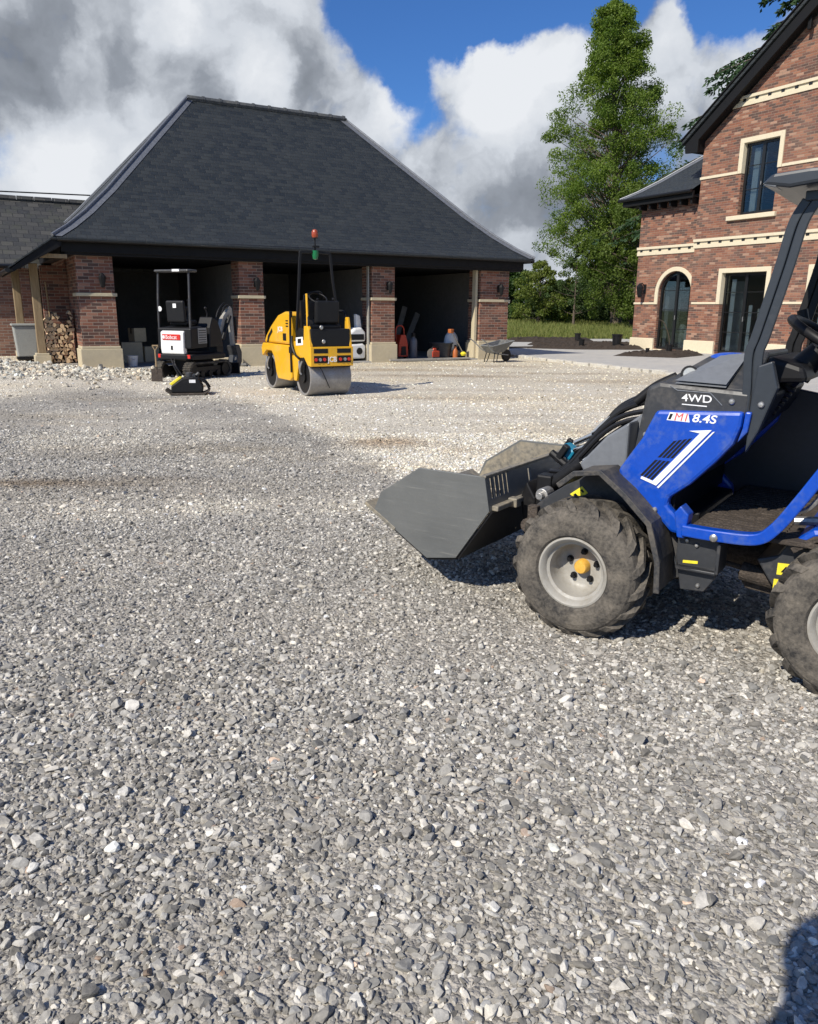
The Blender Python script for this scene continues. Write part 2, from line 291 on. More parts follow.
# ------------------------------------------------------------------ mesh helpers
class G:
    def __init__(s, off=(0, 0, 0)): s.bm = bmesh.new(); s.off = Vector(off)
    def vs(s, pts): return [s.bm.verts.new(Vector(p)) for p in pts]
    def f(s, vs):
        try: return s.bm.faces.new(vs)
        except ValueError: return None
    def box(s, x0, x1, y0, y1, z0, z1):
        v = s.vs([(x, y, z) for z in (z0, z1) for y in (y0, y1) for x in (x0, x1)])
        for q in ((0, 2, 3, 1), (4, 5, 7, 6), (0, 1, 5, 4), (2, 6, 7, 3), (0, 4, 6, 2), (1, 3, 7, 5)): s.f([v[i] for i in q])
        return s
    def obox(s, c, size, rot=None):
        m = Matrix.Translation(c) @ (rot.to_4x4() if rot else Matrix())
        v = s.vs([m @ Vector((x * size[0] / 2, y * size[1] / 2, z * size[2] / 2)) for z in (-1, 1) for y in (-1, 1) for x in (-1, 1)])
        for q in ((0, 2, 3, 1), (4, 5, 7, 6), (0, 1, 5, 4), (2, 6, 7, 3), (0, 4, 6, 2), (1, 3, 7, 5)): s.f([v[i] for i in q])
        return s
    def cyl(s, p0, p1, r0, r1=None, n=16, caps=True):
        if r1 is None: r1 = r0
        p0, p1 = Vector(p0), Vector(p1); d = (p1 - p0).normalized()
        a = Vector((0, 0, 1)) if abs(d.z) < .9 else Vector((1, 0, 0)); e1 = d.cross(a).normalized(); e2 = d.cross(e1)
        A, B = [], []
        for i in range(n):
            t = 2 * math.pi * i / n; w = e1 * math.cos(t) + e2 * math.sin(t)
            A.append(s.bm.verts.new(p0 + w * r0)); B.append(s.bm.verts.new(p1 + w * r1))
        for i in range(n): s.f([A[i], A[(i + 1) % n], B[(i + 1) % n], B[i]])
        if caps: s.f(A[::-1]); s.f(B)
        return s
    def tube(s, pts, r, n=8, rect=None):
        pts = [Vector(p) for p in pts]; rings = []; prev = None
        for i, p in enumerate(pts):
            d = (pts[min(i + 1, len(pts) - 1)] - pts[max(i - 1, 0)]).normalized()
            if prev is None:
                a = Vector((0, 0, 1)) if abs(d.z) < .9 else Vector((0, 1, 0)); e1 = d.cross(a).normalized()
            else: e1 = (prev - d * prev.dot(d)).normalized()
            prev = e1; e2 = d.cross(e1); rr = r[i] if isinstance(r, (list, tuple)) else r
            if rect: ring = [p + e1 * a * rect[0] / 2 + e2 * b * rect[1] / 2 for a, b in ((-1, -1), (1, -1), (1, 1), (-1, 1))]
            else: ring = [p + (e1 * math.cos(2 * math.pi * k / n) + e2 * math.sin(2 * math.pi * k / n)) * rr for k in range(n)]
            rings.append(s.vs(ring))
        m = len(rings[0])
        for a, b in zip(rings, rings[1:]):
            for k in range(m): s.f([a[k], a[(k + 1) % m], b[(k + 1) % m], b[k]])
        s.f(rings[0][::-1]); s.f(rings[-1]); return s
    def curve(s, pts, r, sub=6, n=8, rect=None):
        P = [Vector(p) for p in pts]; P = [P[0] * 2 - P[1]] + P + [P[-1] * 2 - P[-2]]; out = []
        for i in range(1, len(P) - 2):
            for k in range(sub):
                t = k / sub; a, b, c, d = P[i - 1:i + 3]
                out.append(.5 * ((2 * b) + (c - a) * t + (2 * a - 5 * b + 4 * c - d) * t * t + (3 * b - a - 3 * c + d) * t ** 3))
        out.append(P[-2]); return s.tube(out, r, n, rect)
    def lathe(s, prof, c=(0, 0, 0), axis='Y', n=32, close=False):
        rings = []
        for r, h in prof:
            ring = []
            for k in range(n):
                t = 2 * math.pi * k / n; a, b = r * math.cos(t), r * math.sin(t)
                p = {'Y': (a, h, b), 'Z': (a, b, h), 'X': (h, a, b)}[axis]
                ring.append(s.bm.verts.new(Vector(c) + Vector(p)))
            rings.append(ring)
        for a, b in zip(rings, rings[1:]):
            for k in range(n): s.f([a[k], a[(k + 1) % n], b[(k + 1) % n], b[k]])
        if not close: s.f(rings[0][::-1]); s.f(rings[-1])
        else:
            for k in range(n): s.f([rings[-1][k], rings[-1][(k + 1) % n], rings[0][(k + 1) % n], rings[0][k]])
        return s
    def prism(s, poly, a, b, plane='XZ', holes=()):
        """extrude polygon(s) given in a coordinate plane between a and b on the third axis"""
        def P(q, h): return {'XZ': (q[0], h, q[1]), 'XY': (q[0], q[1], h), 'YZ': (h, q[0], q[1])}[plane]
        loops = [list(poly)] + [list(h) for h in holes]
        tris = tessellate_polygon([[Vector((q[0], q[1], 0)) for q in l] for l in loops]); flat = [q for l in loops for q in l]
        A = s.vs([P(q, a) for q in flat]); B = s.vs([P(q, b) for q in flat])
        if not holes:
            s.f(A[::-1]); s.f(B)
        else:
            for t in tris: s.f([A[i] for i in t]); s.f([B[i] for i in t[::-1]])
        k = 0
        for l in loops:
            n = len(l)
            for i in range(n): s.f([A[k + i], A[k + (i + 1) % n], B[k + (i + 1) % n], B[k + i]])
            k += n
        return s
    def sphere(s, c, r, sx=1, sy=1, sz=1, u=16, v=10):
        m = Matrix.Translation(c) @ Matrix.Diagonal((r * sx, r * sy, r * sz, 1)); bmesh.ops.create_uvsphere(s.bm, u_segments=u, v_segments=v, radius=1, matrix=m); return s
    def torus(s, c, rm, rt, normal, n=32, k=10):
        nz = Vector(normal).normalized(); a = Vector((0, 1, 0)); e1 = nz.cross(a).normalized(); e2 = nz.cross(e1); rings = []
        for i in range(n):
            t = 2 * math.pi * i / n; w = e1 * math.cos(t) + e2 * math.sin(t)
            rings.append(s.vs([Vector(c) + w * (rm + rt * math.cos(2 * math.pi * j / k)) + nz * rt * math.sin(2 * math.pi * j / k) for j in range(k)]))
        for i in range(n):
            for j in range(k): s.f([rings[i][j], rings[i][(j + 1) % k], rings[(i + 1) % n][(j + 1) % k], rings[(i + 1) % n][j]])
        return s
    def poly(s, pts): s.f(s.vs(pts)); return s
    def done(s, name, mat, parent=None, bevel=0, smooth=False, label=None, kind=None):
        bmesh.ops.translate(s.bm, verts=s.bm.verts, vec=s.off)
        bmesh.ops.recalc_face_normals(s.bm, faces=s.bm.faces)
        uvl = s.bm.loops.layers.uv.new('UVMap')
        for f in s.bm.faces:
            n = f.normal
            if abs(n.z) > .98: u, v = Vector((1, 0, 0)), Vector((0, 1, 0))
            else: u = Vector((0, 0, 1)).cross(n).normalized(); v = n.cross(u)
            if v.z < 0: v = -v
            for l in f.loops: l[uvl].uv = (l.vert.co.dot(u), l.vert.co.dot(v))
            f.smooth = smooth
        me = bpy.data.meshes.new(name); s.bm.to_mesh(me); s.bm.free(); me.materials.append(mat if not isinstance(mat, str) else M[mat])
        o = bpy.data.objects.new(name, me); COL.objects.link(o)
        if parent: o.parent = parent
        if bevel:
            b = o.modifiers.new('bevel', 'BEVEL'); b.width = bevel; b.segments = 2; b.limit_method = 'ANGLE'; b.angle_limit = R(35)
        if smooth: me.set_sharp_from_angle(angle=R(38))
        if label: o['label'] = label
        if kind: o['kind'] = kind
        return o

def tag(o, label, cat, group=None):
    o['label'] = label; o['category'] = cat
    if group: o['group'] = group
    return o
def thing(name, label, cat, loc=(0, 0, 0), rz=0., group=None):
    o = bpy.data.objects.new(name, None); COL.objects.link(o); o.location = loc; o.rotation_euler = (0, 0, rz); o.empty_display_size = .2
    return tag(o, label, cat, group)
def text(body, name, mat, parent, size, origin, xdir, ydir, depth=.001, shear=0., off=(0, 0, 0), sx=1., bold=0.):
    c = bpy.data.curves.new(name, 'FONT'); c.body = body; c.size = size; c.extrude = depth; c.shear = shear; c.offset = bold
    tmp = bpy.data.objects.new('tmp', c); COL.objects.link(tmp)
    me = bpy.data.meshes.new_from_object(tmp.evaluated_get(bpy.context.evaluated_depsgraph_get())); bpy.data.objects.remove(tmp)
    x, y = Vector(xdir).normalized(), Vector(ydir).normalized(); z = x.cross(y)
    m = Matrix(((x.x * sx, y.x, z.x), (x.y * sx, y.y, z.y), (x.z * sx, y.z, z.z))).to_4x4(); m.translation = Vector(origin) + Vector(off)
    me.transform(m); me.materials.clear(); me.materials.append(M[mat]); me.name = name
    o = bpy.data.objects.new(name, me); COL.objects.link(o); o.parent = parent; return o
def copy_tree(o, parent=None):
    c = o.copy(); COL.objects.link(c); c.parent = parent
    for ch in list(o.children): copy_tree(ch, c)
    return c
def raw_mesh(name, verts, faces_flat, nper, mat, col=None, smooth=False, matidx=None, mats=None):
    me = bpy.data.meshes.new(name); nv = len(verts); nf = len(faces_flat) // nper
    me.vertices.add(nv); me.vertices.foreach_set('co', verts.astype(np.float32).ravel())
    me.loops.add(nf * nper); me.loops.foreach_set('vertex_index', faces_flat.astype(np.int32).ravel())
    me.polygons.add(nf); me.polygons.foreach_set('loop_start', np.arange(0, nf * nper, nper, dtype=np.int32))
    if smooth: me.polygons.foreach_set('use_smooth', np.ones(nf, dtype=bool))
    else: me.polygons.foreach_set('use_smooth', np.zeros(nf, dtype=bool))
    if col is not None:
        a = me.color_attributes.new('col', 'FLOAT_COLOR', 'POINT'); c4 = np.ones((nv, 4), np.float32); c4[:, :3] = col; a.data.foreach_set('color', c4.ravel())
    me.update(calc_edges=True); me.materials.append(M[mat])
    o = bpy.data.objects.new(name, me); COL.objects.link(o); return o

# ------------------------------------------------------------------ frames of the two buildings
GX = Vector((0.86906, 0.49470, 0)); GY = Vector((-0.49470, 0.86906, 0))
GO = Vector((-3.914, 19.493, 0)); HO = Vector((8.152, 29.320, 0))
GROT = math.atan2(GX.y, GX.x); HROT = math.atan2(-GY.y, -GY.x)
def gw(x, y, z=0): return GO + GX * x + GY * y + Vector((0, 0, z))
def hw(x, y, z=0): return HO - GY * x + GX * y + Vector((0, 0, z))
# ------------------------------------------------------------------ ground
_lat = rng.random((64, 64))
def vnoise(x, y, sc):
    x = np.asarray(x) / sc + 100.; y = np.asarray(y) / sc + 100.; xi = np.floor(x).astype(int); yi = np.floor(y).astype(int); fx = x - xi; fy = y - yi
    fx = fx * fx * (3 - 2 * fx); fy = fy * fy * (3 - 2 * fy); g = lambda a, b: _lat[a % 64, b % 64]
    return (g(xi, yi) * (1 - fx) + g(xi + 1, yi) * fx) * (1 - fy) + (g(xi, yi + 1) * (1 - fx) + g(xi + 1, yi + 1) * fx) * fy
def fbm(x, y, sc): return .5 * vnoise(x, y, sc) + .3 * vnoise(x, y, sc / 2.3) + .2 * vnoise(x, y, sc / 5.1)
def yard_z(x, y):
    x = np.asarray(x, float); y = np.asarray(y, float)
    z = (fbm(x, y, 2.6) - .5) * .035 + (vnoise(x, y, .35) - .5) * .012
    z = z * np.clip((24 - y) / 4, .2, 1)
    heap = .34 * np.exp(-(((x + 9.2) / 2.3) ** 2 + ((y - 15.6) / 2.0) ** 2)) + .10 * np.exp(-(((x + 6.2) / 1.6) ** 2 + ((y - 13.9) / 1.2) ** 2)) + .10 * np.exp(-(((x + 12) / 3) ** 2 + ((y - 20) / 3) ** 2))
    return z + heap * (.8 + .5 * fbm(x, y, .8))
BX = [-14, -6.3, -5.0, -3.5, -2.6, -1.6, -1.0, -.5, -.2, .6, 9]; BY = [12.0, 11.9, 12.6, 12.8, 11.8, 10.4, 8.8, 7.6, 6.6, 6.0, 6.0]
def pale(x, y):
    b = np.interp(x, BX, BY) + (fbm(x, y, 1.9) - .5) * 2.2
    p = np.clip((y - b) / 1.0 + .5, 0, 1)
    p = np.maximum(p, .55 * np.clip(1 - np.abs(y - 5.6 - .12 * x) / .5, 0, 1) * np.clip((fbm(x, y, .9) - .3) * 3, 0, 1) * (x < 0))   # a paler streak
    p = np.maximum(p, .35 * np.clip((fbm(x, y, 1.2) - .55) * 6, 0, 1) * np.clip((y - 5) / 3, 0, 1))
    return p
def dirt(x, y):
    d = np.zeros_like(np.asarray(x, float))
    for cx, cy, rx, ry, a in ((-3.1, 6.15, .9, .14, .85), (-2.2, 6.35, .5, .12, .35), (-.25, 8.25, .5, .35, .75), (.5, 7.9, .4, .25, .4), (-1.3, 9.1, .8, .12, .25), (.7, 17.0, 1.9, .4, .75), (-.6, 18.6, 1.6, .35, .6), (2.0, 20.0, 1.5, .5, .55), (3.2, 18.0, 1.5, .3, .5), (.2, 12.6, 1.4, .2, .45), (-7.7, 17.2, .9, .4, .8), (-6.2, 14.6, 1., .35, .4), (1.2, 14.0, 1.6, .25, .35), (3.5, 16.0, 2.0, .4, .4), (1.4, 10.5, 1.2, .2, .3), (1.2, 3.5, .6, .3, .2)):
        d = np.maximum(d, a * np.exp(-((x - cx) / rx) ** 2 - ((y - cy) / ry) ** 2))
    return np.clip(d * (.55 + 1.1 * fbm(x, y, .5)), 0, 1)
def tone(x, y):
    p = pale(x, y)[:, None]; d = dirt(x, y)[:, None]
    g = np.array([.362, .338, .298]); c = np.array([.68, .625, .52])
    v = (.82 + .18 * fbm(x, y, 1.4) + .18 * fbm(x / 4, y, .7))[:, None]
    far = np.clip((y - 13) / 8, 0, 1)[:, None]
    t = (g * (1 - p) + (c * (1 - far) + np.array([.70, .63, .49]) * far) * p) * v
    br = np.clip((fbm(x / 2.5, y + 31, .9) - .52) * 4, 0, 1)[:, None] * .4 * np.clip((y - 4) / 4, .25, 1)[:, None]
    t = t * (1 - br) + t * np.array([.92, .82, .66]) * br
    return t * (1 - d) + np.array([.27, .205, .14]) * d * (.7 + .6 * p)

# base field out to the horizon
def field_sheet():
    xs = np.concatenate([np.linspace(-1500, -90, 12), np.linspace(-80, 80, 81), np.linspace(90, 1500, 12)])
    ys = np.concatenate([np.linspace(-1500, -20, 10), np.linspace(-10, 120, 66), np.linspace(140, 1500, 12)])
    X, Y = np.meshgrid(xs, ys); z = field_z(X, Y)
    v = np.stack([X, Y, z], -1).reshape(-1, 3); nx = len(xs); i = np.arange(len(ys) - 1)[:, None] * nx + np.arange(nx - 1)[None]
    f = np.stack([i, i + 1, i + nx + 1, i + nx], -1).reshape(-1)
    return raw_mesh('field', v, f, 4, 'field', smooth=True)
def field_z(x, y): return -.06 + .5 * np.clip((np.asarray(y) - 38) / 25, 0, 1) ** 1.2 + .02 * np.clip((np.asarray(y) - 70), 0, 60)
m, nt, b = newmat('meadow'); t = NT(nt); o = t.coord(); n1 = t.noise(o, .35, 6); n2 = t.noise(o, 4, 5)
t.L(t.mix(t.rng(n1, .35, .65), t.mix(n2, (.07, .10, .02), (.10, .13, .03)), t.mix(n2, (.13, .14, .05), (.16, .16, .07))), b.inputs['Base Color']); b.inputs['Roughness'].default_value = .95
M['field'] = m
fo = field_sheet(); fo['kind'] = 'structure'

m, nt, b = newmat('yard_gravel'); t = NT(nt); o = t.coord()
a = t.N('ShaderNodeAttribute'); a.attribute_name = 'col'
def vor(sc, feat='F1'):
    n = t.N('ShaderNodeTexVoronoi'); n.inputs['Scale'].default_value = sc; n.feature = feat; wn = t.noise(o, sc * .7, 3, .5, True)
    mx = t.N('ShaderNodeVectorMath'); mx.operation = 'MULTIPLY_ADD'; t.L(wn, mx.inputs[0]); mx.inputs[1].default_value = (.6 / sc,) * 3; t.L(o, mx.inputs[2]); t.L(mx.outputs[0], n.inputs['Vector']); return n
v1, v2 = vor(58), vor(130)
sep = t.N('ShaderNodeSeparateColor'); t.L(v1.outputs['Color'], sep.inputs[0]); sep2 = t.N('ShaderNodeSeparateColor'); t.L(v2.outputs['Color'], sep2.inputs[0])
k = t.m('ADD', t.rng(sep.outputs[0], 0, 1, .55, 1.25), t.rng(sep2.outputs[1], 0, 1, -.18, .18))
cc = t.N('ShaderNodeCombineColor'); [t.L(k, cc.inputs[i]) for i in range(3)]
c = t.mix(1., a.outputs['Color'], cc.outputs[0], 'MULTIPLY')
c = t.mix(t.rng(t.noise(o, 9, 5, .7), .4, .7, 0, .22), c, (.40, .36, .29))
t.L(c, b.inputs['Base Color']); b.inputs['Roughness'].default_value = .95
h = t.m('SUBTRACT', t.m('MULTIPLY', sep.outputs[1], .5), t.m('ADD', t.m('MULTIPLY', v1.outputs['Distance'], 1.), t.m('MULTIPLY', v2.outputs['Distance'], .4)))
t.bump(h, 1., .009, b); M['yard'] = m
def grid(name, x0, x1, y0, y1, st, zoff, mat):
    xs = np.arange(x0, x1 + st / 2, st); ys = np.arange(y0, y1 + st / 2, st); X, Y = np.meshgrid(xs, ys); z = yard_z(X, Y) + zoff
    v = np.stack([X, Y, z], -1).reshape(-1, 3); nx = len(xs); i = np.arange(len(ys) - 1)[:, None] * nx + np.arange(nx - 1)[None]
    cen = [X[:-1, :-1].ravel() + st / 2, Y[:-1, :-1].ravel() + st / 2]
    keep = yard_mask(*cen)
    f = np.stack([i, i + 1, i + nx + 1, i + nx], -1).reshape(-1, 4)[keep].ravel()
    return raw_mesh(name, v, f, 4, mat, col=tone(X.ravel(), Y.ravel()), smooth=True)
# patio edge polyline (world), yard lies on the near/left side of it
EDGE = [(3.05, 27.0), (3.2, 24.6), (3.85, 22.6), (4.9, 20.3), (5.8, 18.4), (6.3, 16.6), (7.0, 13.0), (9.5, 8.0)]
def yard_mask(x, y):
    ey = np.array([e[1] for e in EDGE][::-1]); ex = np.array([e[0] for e in EDGE][::-1])
    return (x < np.interp(y, ey, ex) + .25) | (y < 8)
yd = grid('gravel_yard', -16, 12, -4, 29, .1, 0., 'yard'); yd['kind'] = 'structure'

# loose stones, nearest ones as fully shaped chips
def protos(sub, n):
    out = []
    for i in range(n):
        bm = bmesh.new(); bmesh.ops.create_icosphere(bm, subdivisions=sub, radius=1)
        v = np.array([p.co[:] for p in bm.verts]); f = np.array([[q.index for q in p.verts] for p in bm.faces]); bm.free()
        # chop with random planes for angular chips
        for k in range(7 if sub > 1 else 4):
            nrm = rng.normal(size=3); nrm /= np.linalg.norm(nrm); d = rng.uniform(.45, .8); s = v @ nrm; v = v - np.outer(np.clip(s - d, 0, None), nrm)
        v = v * (1 + rng.normal(0, .05, (len(v), 1))); out.append((v, f))
    return out
def stones(x, y, r, col, protolist, sink=.3, flat=(.45, .8)):
    V, F, C = [], [], []; base = 0; n = len(x); which = rng.integers(0, len(protolist), n)
    z0 = yard_z(x, y)
    for k, (pv, pf) in enumerate(protolist):
        I = np.nonzero(which == k)[0]
        if len(I) == 0: continue
        m = len(I); sc = np.stack([rng.uniform(.8, 1.45, m), rng.uniform(.6, 1.05, m), rng.uniform(flat[0], flat[1], m)], -1) * r[I][:, None]
        p = pv[None] * sc[:, None, :]
        a = rng.uniform(0, 6.283, m); tx = rng.normal(0, .32, m); ty = rng.normal(0, .32, m)
        p1 = p.copy(); p1[..., 1] = p[..., 1] * np.cos(tx)[:, None] - p[..., 2] * np.sin(tx)[:, None]; p1[..., 2] = p[..., 1] * np.sin(tx)[:, None] + p[..., 2] * np.cos(tx)[:, None]
        p = p1.copy(); p1[..., 0] = p[..., 0] * np.cos(ty)[:, None] + p[..., 2] * np.sin(ty)[:, None]; p1[..., 2] = -p[..., 0] * np.sin(ty)[:, None] + p[..., 2] * np.cos(ty)[:, None]
        p = p1.copy(); p1[..., 0] = p[..., 0] * np.cos(a)[:, None] - p[..., 1] * np.sin(a)[:, None]; p1[..., 1] = p[..., 0] * np.sin(a)[:, None] + p[..., 1] * np.cos(a)[:, None]
        p1 += np.stack([x[I], y[I], z0[I] + r[I] * (rng.uniform(-sink, .45, m))], -1)[:, None, :]
        V.append(p1.reshape(-1, 3)); F.append((pf[None] + (base + np.arange(m) * len(pv))[:, None, None]).reshape(-1, 3)); C.append(np.repeat(col[I], len(pv), 0)); base += m * len(pv)
    return np.concatenate(V), np.concatenate(F), np.concatenate(C)
def scatter(y0, y1, dens, hw, pad=.35):
    n = int((y1 - y0) * (hw * (y0 + y1) + 2 * pad) * dens); y = np.sqrt(rng.uniform(y0 ** 2, y1 ** 2, n)) if hw else rng.uniform(y0, y1, n)
    x = rng.uniform(-1, 1, n) * (hw * y + pad); k = yard_mask(x, y); return x[k], y[k]
def stonecol(x, y, n):
    t0 = tone(x, y); v = np.clip(rng.lognormal(-.05, .38, n), .4, 1.8)[:, None]; hue = rng.normal(0, .012, (n, 1)); p = pale(x, y)[:, None]
    c = t0 * v * (1 + hue * np.array([1., .1, -1.2]) + (1 - p) * np.array([-.02, 0, .03]))
    w = rng.random(n); c[w < .035] = c[w < .035] * 1.4 + np.array([.10, .085, .05]); c[w > .995] *= np.array([1.15, .92, .78])
    return np.clip(c, .03, .80)
VV, FF, CC = [], [], []; base = 0
P2, P1 = protos(2, 9), protos(1, 8)
for y0, y1, dens, rm, pr, sg in ((.7, 2.9, 5800, .0085, P2, .40), (2.9, 5.2, 4500, .0080, P1, .38), (5.2, 9., 2300, .0088, P1, .38), (9., 13., 260, .011, P1, .40), (13., 22., 50, .015, P1, .45)):
    x, y = scatter(y0, y1, dens, .56); r = np.clip(rng.lognormal(math.log(rm), sg, len(x)), rm * .4, min(rm * 3.0, .026))
    V, F, C = stones(x, y, r, stonecol(x, y, len(x)), pr); VV.append(V); FF.append(F + base); CC.append(C); base += len(V)
so_ = raw_mesh('loose_gravel', np.concatenate(VV), np.concatenate(FF).ravel(), 3, 'pebble', col=np.concatenate(CC)); so_['kind'] = 'stuff'; so_['label'] = 'grey and cream crushed limestone chips covering the yard'
# coarse rubble heap at the left
n = 5200; x = rng.normal(-8.8, 1.9, n); y = rng.normal(15.9, 1.5, n); k = (x > -13) & (y < 19.6) & (y > 13.2 + rng.normal(0, .5, n)); x, y = x[k], y[k]
gx = (x - GO.x) * GX.x + (y - GO.y) * GX.y; gy = (x - GO.x) * GY.x + (y - GO.y) * GY.y; k = (gy < -.15) | (gx < -4.9); x, y = x[k], y[k]
r = np.clip(rng.lognormal(math.log(.030), .42, len(x)), .014, .10); w = np.clip(rng.lognormal(0, .3, len(x)), .5, 1.5)[:, None]
col = np.clip(np.array([.50, .465, .39]) * w * (1 + rng.normal(0, .05, (len(x), 1)) * np.array([1, 0, -1])), .05, .8)
V, F, C = stones(x, y, r, col, P1, sink=.1, flat=(.6, 1.))
hp = raw_mesh('stone_heap', V, F.ravel(), 3, 'pebble', col=C); hp['kind'] = 'stuff'; hp['label'] = 'low spread heap of coarse pale stones left of the garage'

# paving beside the house
pg = G(); pts = [(x - .02, y) for x, y in EDGE] + [(30, 8), (40, 20), (30, 39.5), (11.2, 39.5), (3.6, 37.2), (2.6, 32.0)]
pg.prism(pts, -.2, .062, 'XY'); p = pg.done('paving', 'paving'); p['kind'] = 'structure'
kg = G(); rr = random.Random(5)
for (xa, ya), (xb, yb) in zip(EDGE, EDGE[1:]):
    L = math.hypot(xb - xa, yb - ya); s = 0
    while s < L:
        l = rr.uniform(.12, .5); t0, t1 = s / L, min(1, (s + l) / L); cx, cy = xa + (xb - xa) * (t0 + t1) / 2, ya + (yb - ya) * (t0 + t1) / 2
        kg.obox((cx - .05 + rr.uniform(-.04, .03), cy - .02, .02 + rr.uniform(-.02, .015)), (max(.08, (t1 - t0) * L * rr.uniform(.8, .97)), rr.uniform(.12, .22), .11), Matrix.Rotation(math.atan2(yb - ya, xb - xa) + rr.uniform(-.08, .08), 3, 'Z') @ Matrix.Rotation(rr.uniform(-.06, .06), 3, 'X')); s += l
p = kg.done('kerb', 'kerb', bevel=.015); p['kind'] = 'structure'
def soil_bed(name, poly, h, label):
    P = np.array(poly); x0, y0 = P.min(0); x1, y1 = P.max(0); st = .09; xs = np.arange(x0, x1, st); ys = np.arange(y0, y1, st); X, Y = np.meshgrid(xs, ys)
    def inside(px, py):
        r_ = np.zeros(px.shape, bool); j = len(P) - 1
        for i in range(len(P)):
            c = ((P[i, 1] > py) != (P[j, 1] > py)) & (px < (P[j, 0] - P[i, 0]) * (py - P[i, 1]) / (P[j, 1] - P[i, 1] + 1e-9) + P[i, 0]); r_ ^= c; j = i
        return r_
    d = np.full(X.shape, 9.)
    for i in range(len(P)):
        a, b_ = P[i], P[(i + 1) % len(P)]; ab = b_ - a; t_ = np.clip(((X - a[0]) * ab[0] + (Y - a[1]) * ab[1]) / (ab @ ab), 0, 1); d = np.minimum(d, np.hypot(X - a[0] - t_ * ab[0], Y - a[1] - t_ * ab[1]))
    d = np.where(inside(X, Y), d, 0) ; Z = .058 + np.clip(d / .25, 0, 1) * (h * (.5 + .9 * fbm(X, Y, .5)) + rng.normal(0, .018, X.shape))
    v = np.stack([X, Y, Z], -1).reshape(-1, 3); nx = len(xs); i = np.arange(len(ys) - 1)[:, None] * nx + np.arange(nx - 1)[None]; keep = (d[:-1, :-1] + d[1:, 1:] > 0).ravel()
    f = np.stack([i, i + 1, i + nx + 1, i + nx], -1).reshape(-1, 4)[keep].ravel()
    o = raw_mesh(name, v, f, 4, 'soil'); o['kind'] = 'structure'; return o
soil_bed('soil_bed', [(3.9, 34.2), (4.9, 36.0), (8.3, 36.0), (7.6, 34.4)], .16, '')
soil_bed('soil_bed', [(4.2, 28.6), (4.7, 30.0), (9.0, 29.9), (8.25, 28.2), (6.0, 28.0)], .12, '')
soil_bed('soil_bed', [(4.6, 31.2), (4.8, 32.4), (8.6, 33.2), (9.2, 31.8)], .12, '')
soil_bed('soil_bed', [(6.2, 24.3), (7.4, 25.6), (9.0, 26.3), (9.3, 25.0), (7.9, 23.4)], .12, '')
# flat soil-coloured strip painting the deep shade of a lower level beside the garage
G().prism([(3.1, 28.0), (3.3, 29.4), (6.0, 30.6), (6.1, 30.2)], .0, .078, 'XY').done('shade_strip', 'soil', kind='structure')
def pot(x, y, h, label, cane=0.):
    r0 = thing('plant_pot', label, 'plant pot', (x, y, .15), 0, 'black pots and pipe ends set in the soil beds')
    G().lathe([(h * .36, 0), (h * .44, h), (h * .48, h), (h * .48, h * .9), (h * .38, h * .88), (h * .34, h * .1)], axis='Z', n=14).done('pot', 'black', r0)
    G().lathe([(h * .40, h * .7), (.001, h * .78)], axis='Z', n=12).done('soil', 'soil', r0)
    if cane: G().curve([(0, 0, h * .7), (-.05, 0, cane * .5), (-.22, .05, cane * .9), (-.4, .05, cane)], .012, n=5).done('cane', 'bark', r0)
pot(8.15, 25.0, .24, 'black pot with a bent cane in the soil bed before the arched door', 1.0)
pot(7.35, 24.6, .14, 'small black pot left of the caned pot before the arched door')
pot(7.2, 34.3, .30, 'black pot on the farthest soil bed near the grass')
pot(7.55, 29.1, .42, 'tall black pipe end standing in the middle soil bed')
pot(6.2, 28.8, .24, 'low black pot at the front edge of the middle soil bed')
# ------------------------------------------------------------------ garage
ga = thing('garage', 'open three bay brick garage with a tall hipped slate roof and black fascia', 'garage', GO, GROT)
PZ, BT = .53, 2.48
piers = [(-3.88, -3.05), (-.25, .41), (3.32, 4.05), (6.76, 7.80)]
fz = 7.0                                         # depth of the building
def lamp(x, y, z, parent, s=1., rz=0):
    l = G((x, y, z)); l.box(-.035 * s, .035 * s, -.02, 0, -.10 * s, .10 * s); l.curve([(0, -.02, .04 * s), (0, -.10 * s, .12 * s), (0, -.16 * s, .10 * s)], .01 * s, n=6)
    o = l.done('wall_lamp', 'black', parent)
    k = G((x, y - .16 * s, z)); k.lathe([(.02 * s, .12 * s), (.075 * s, .05 * s), (.078 * s, .035 * s), (.045 * s, -.16 * s), (.02 * s, -.19 * s)], axis='Z', n=6); k.done('lantern', 'black', o); return o
for i, (a, b_) in enumerate(piers):
    dep = .62
    G().box(a + .03, b_ - .03, .03, dep, 0.0, BT).done('brick_pier', 'brick', ga)
    st = G(); st.prism([(a - .03, -.03), (b_ + .03, -.03), (b_ + .03, dep + .02), (a - .03, dep + .02)], -.1, PZ - .06, 'XY')
    st.prism([(a - .0, .0), (b_, .0), (b_, dep + .01), (a, dep + .01)], PZ - .06, PZ, 'XY'); st.done('stone_plinth', 'stone', ga, bevel=.012)
    G().prism([(a - .01, -.012), (b_ + .01, -.012), (b_ + .01, dep + .012), (a - .01, dep + .012)], 1.61, 1.68, 'XY').done('stone_band', 'stone', ga, bevel=.006)
    lamp((a + b_) / 2 + (.12 if i != 1 else .1), .03, 1.98, ga)
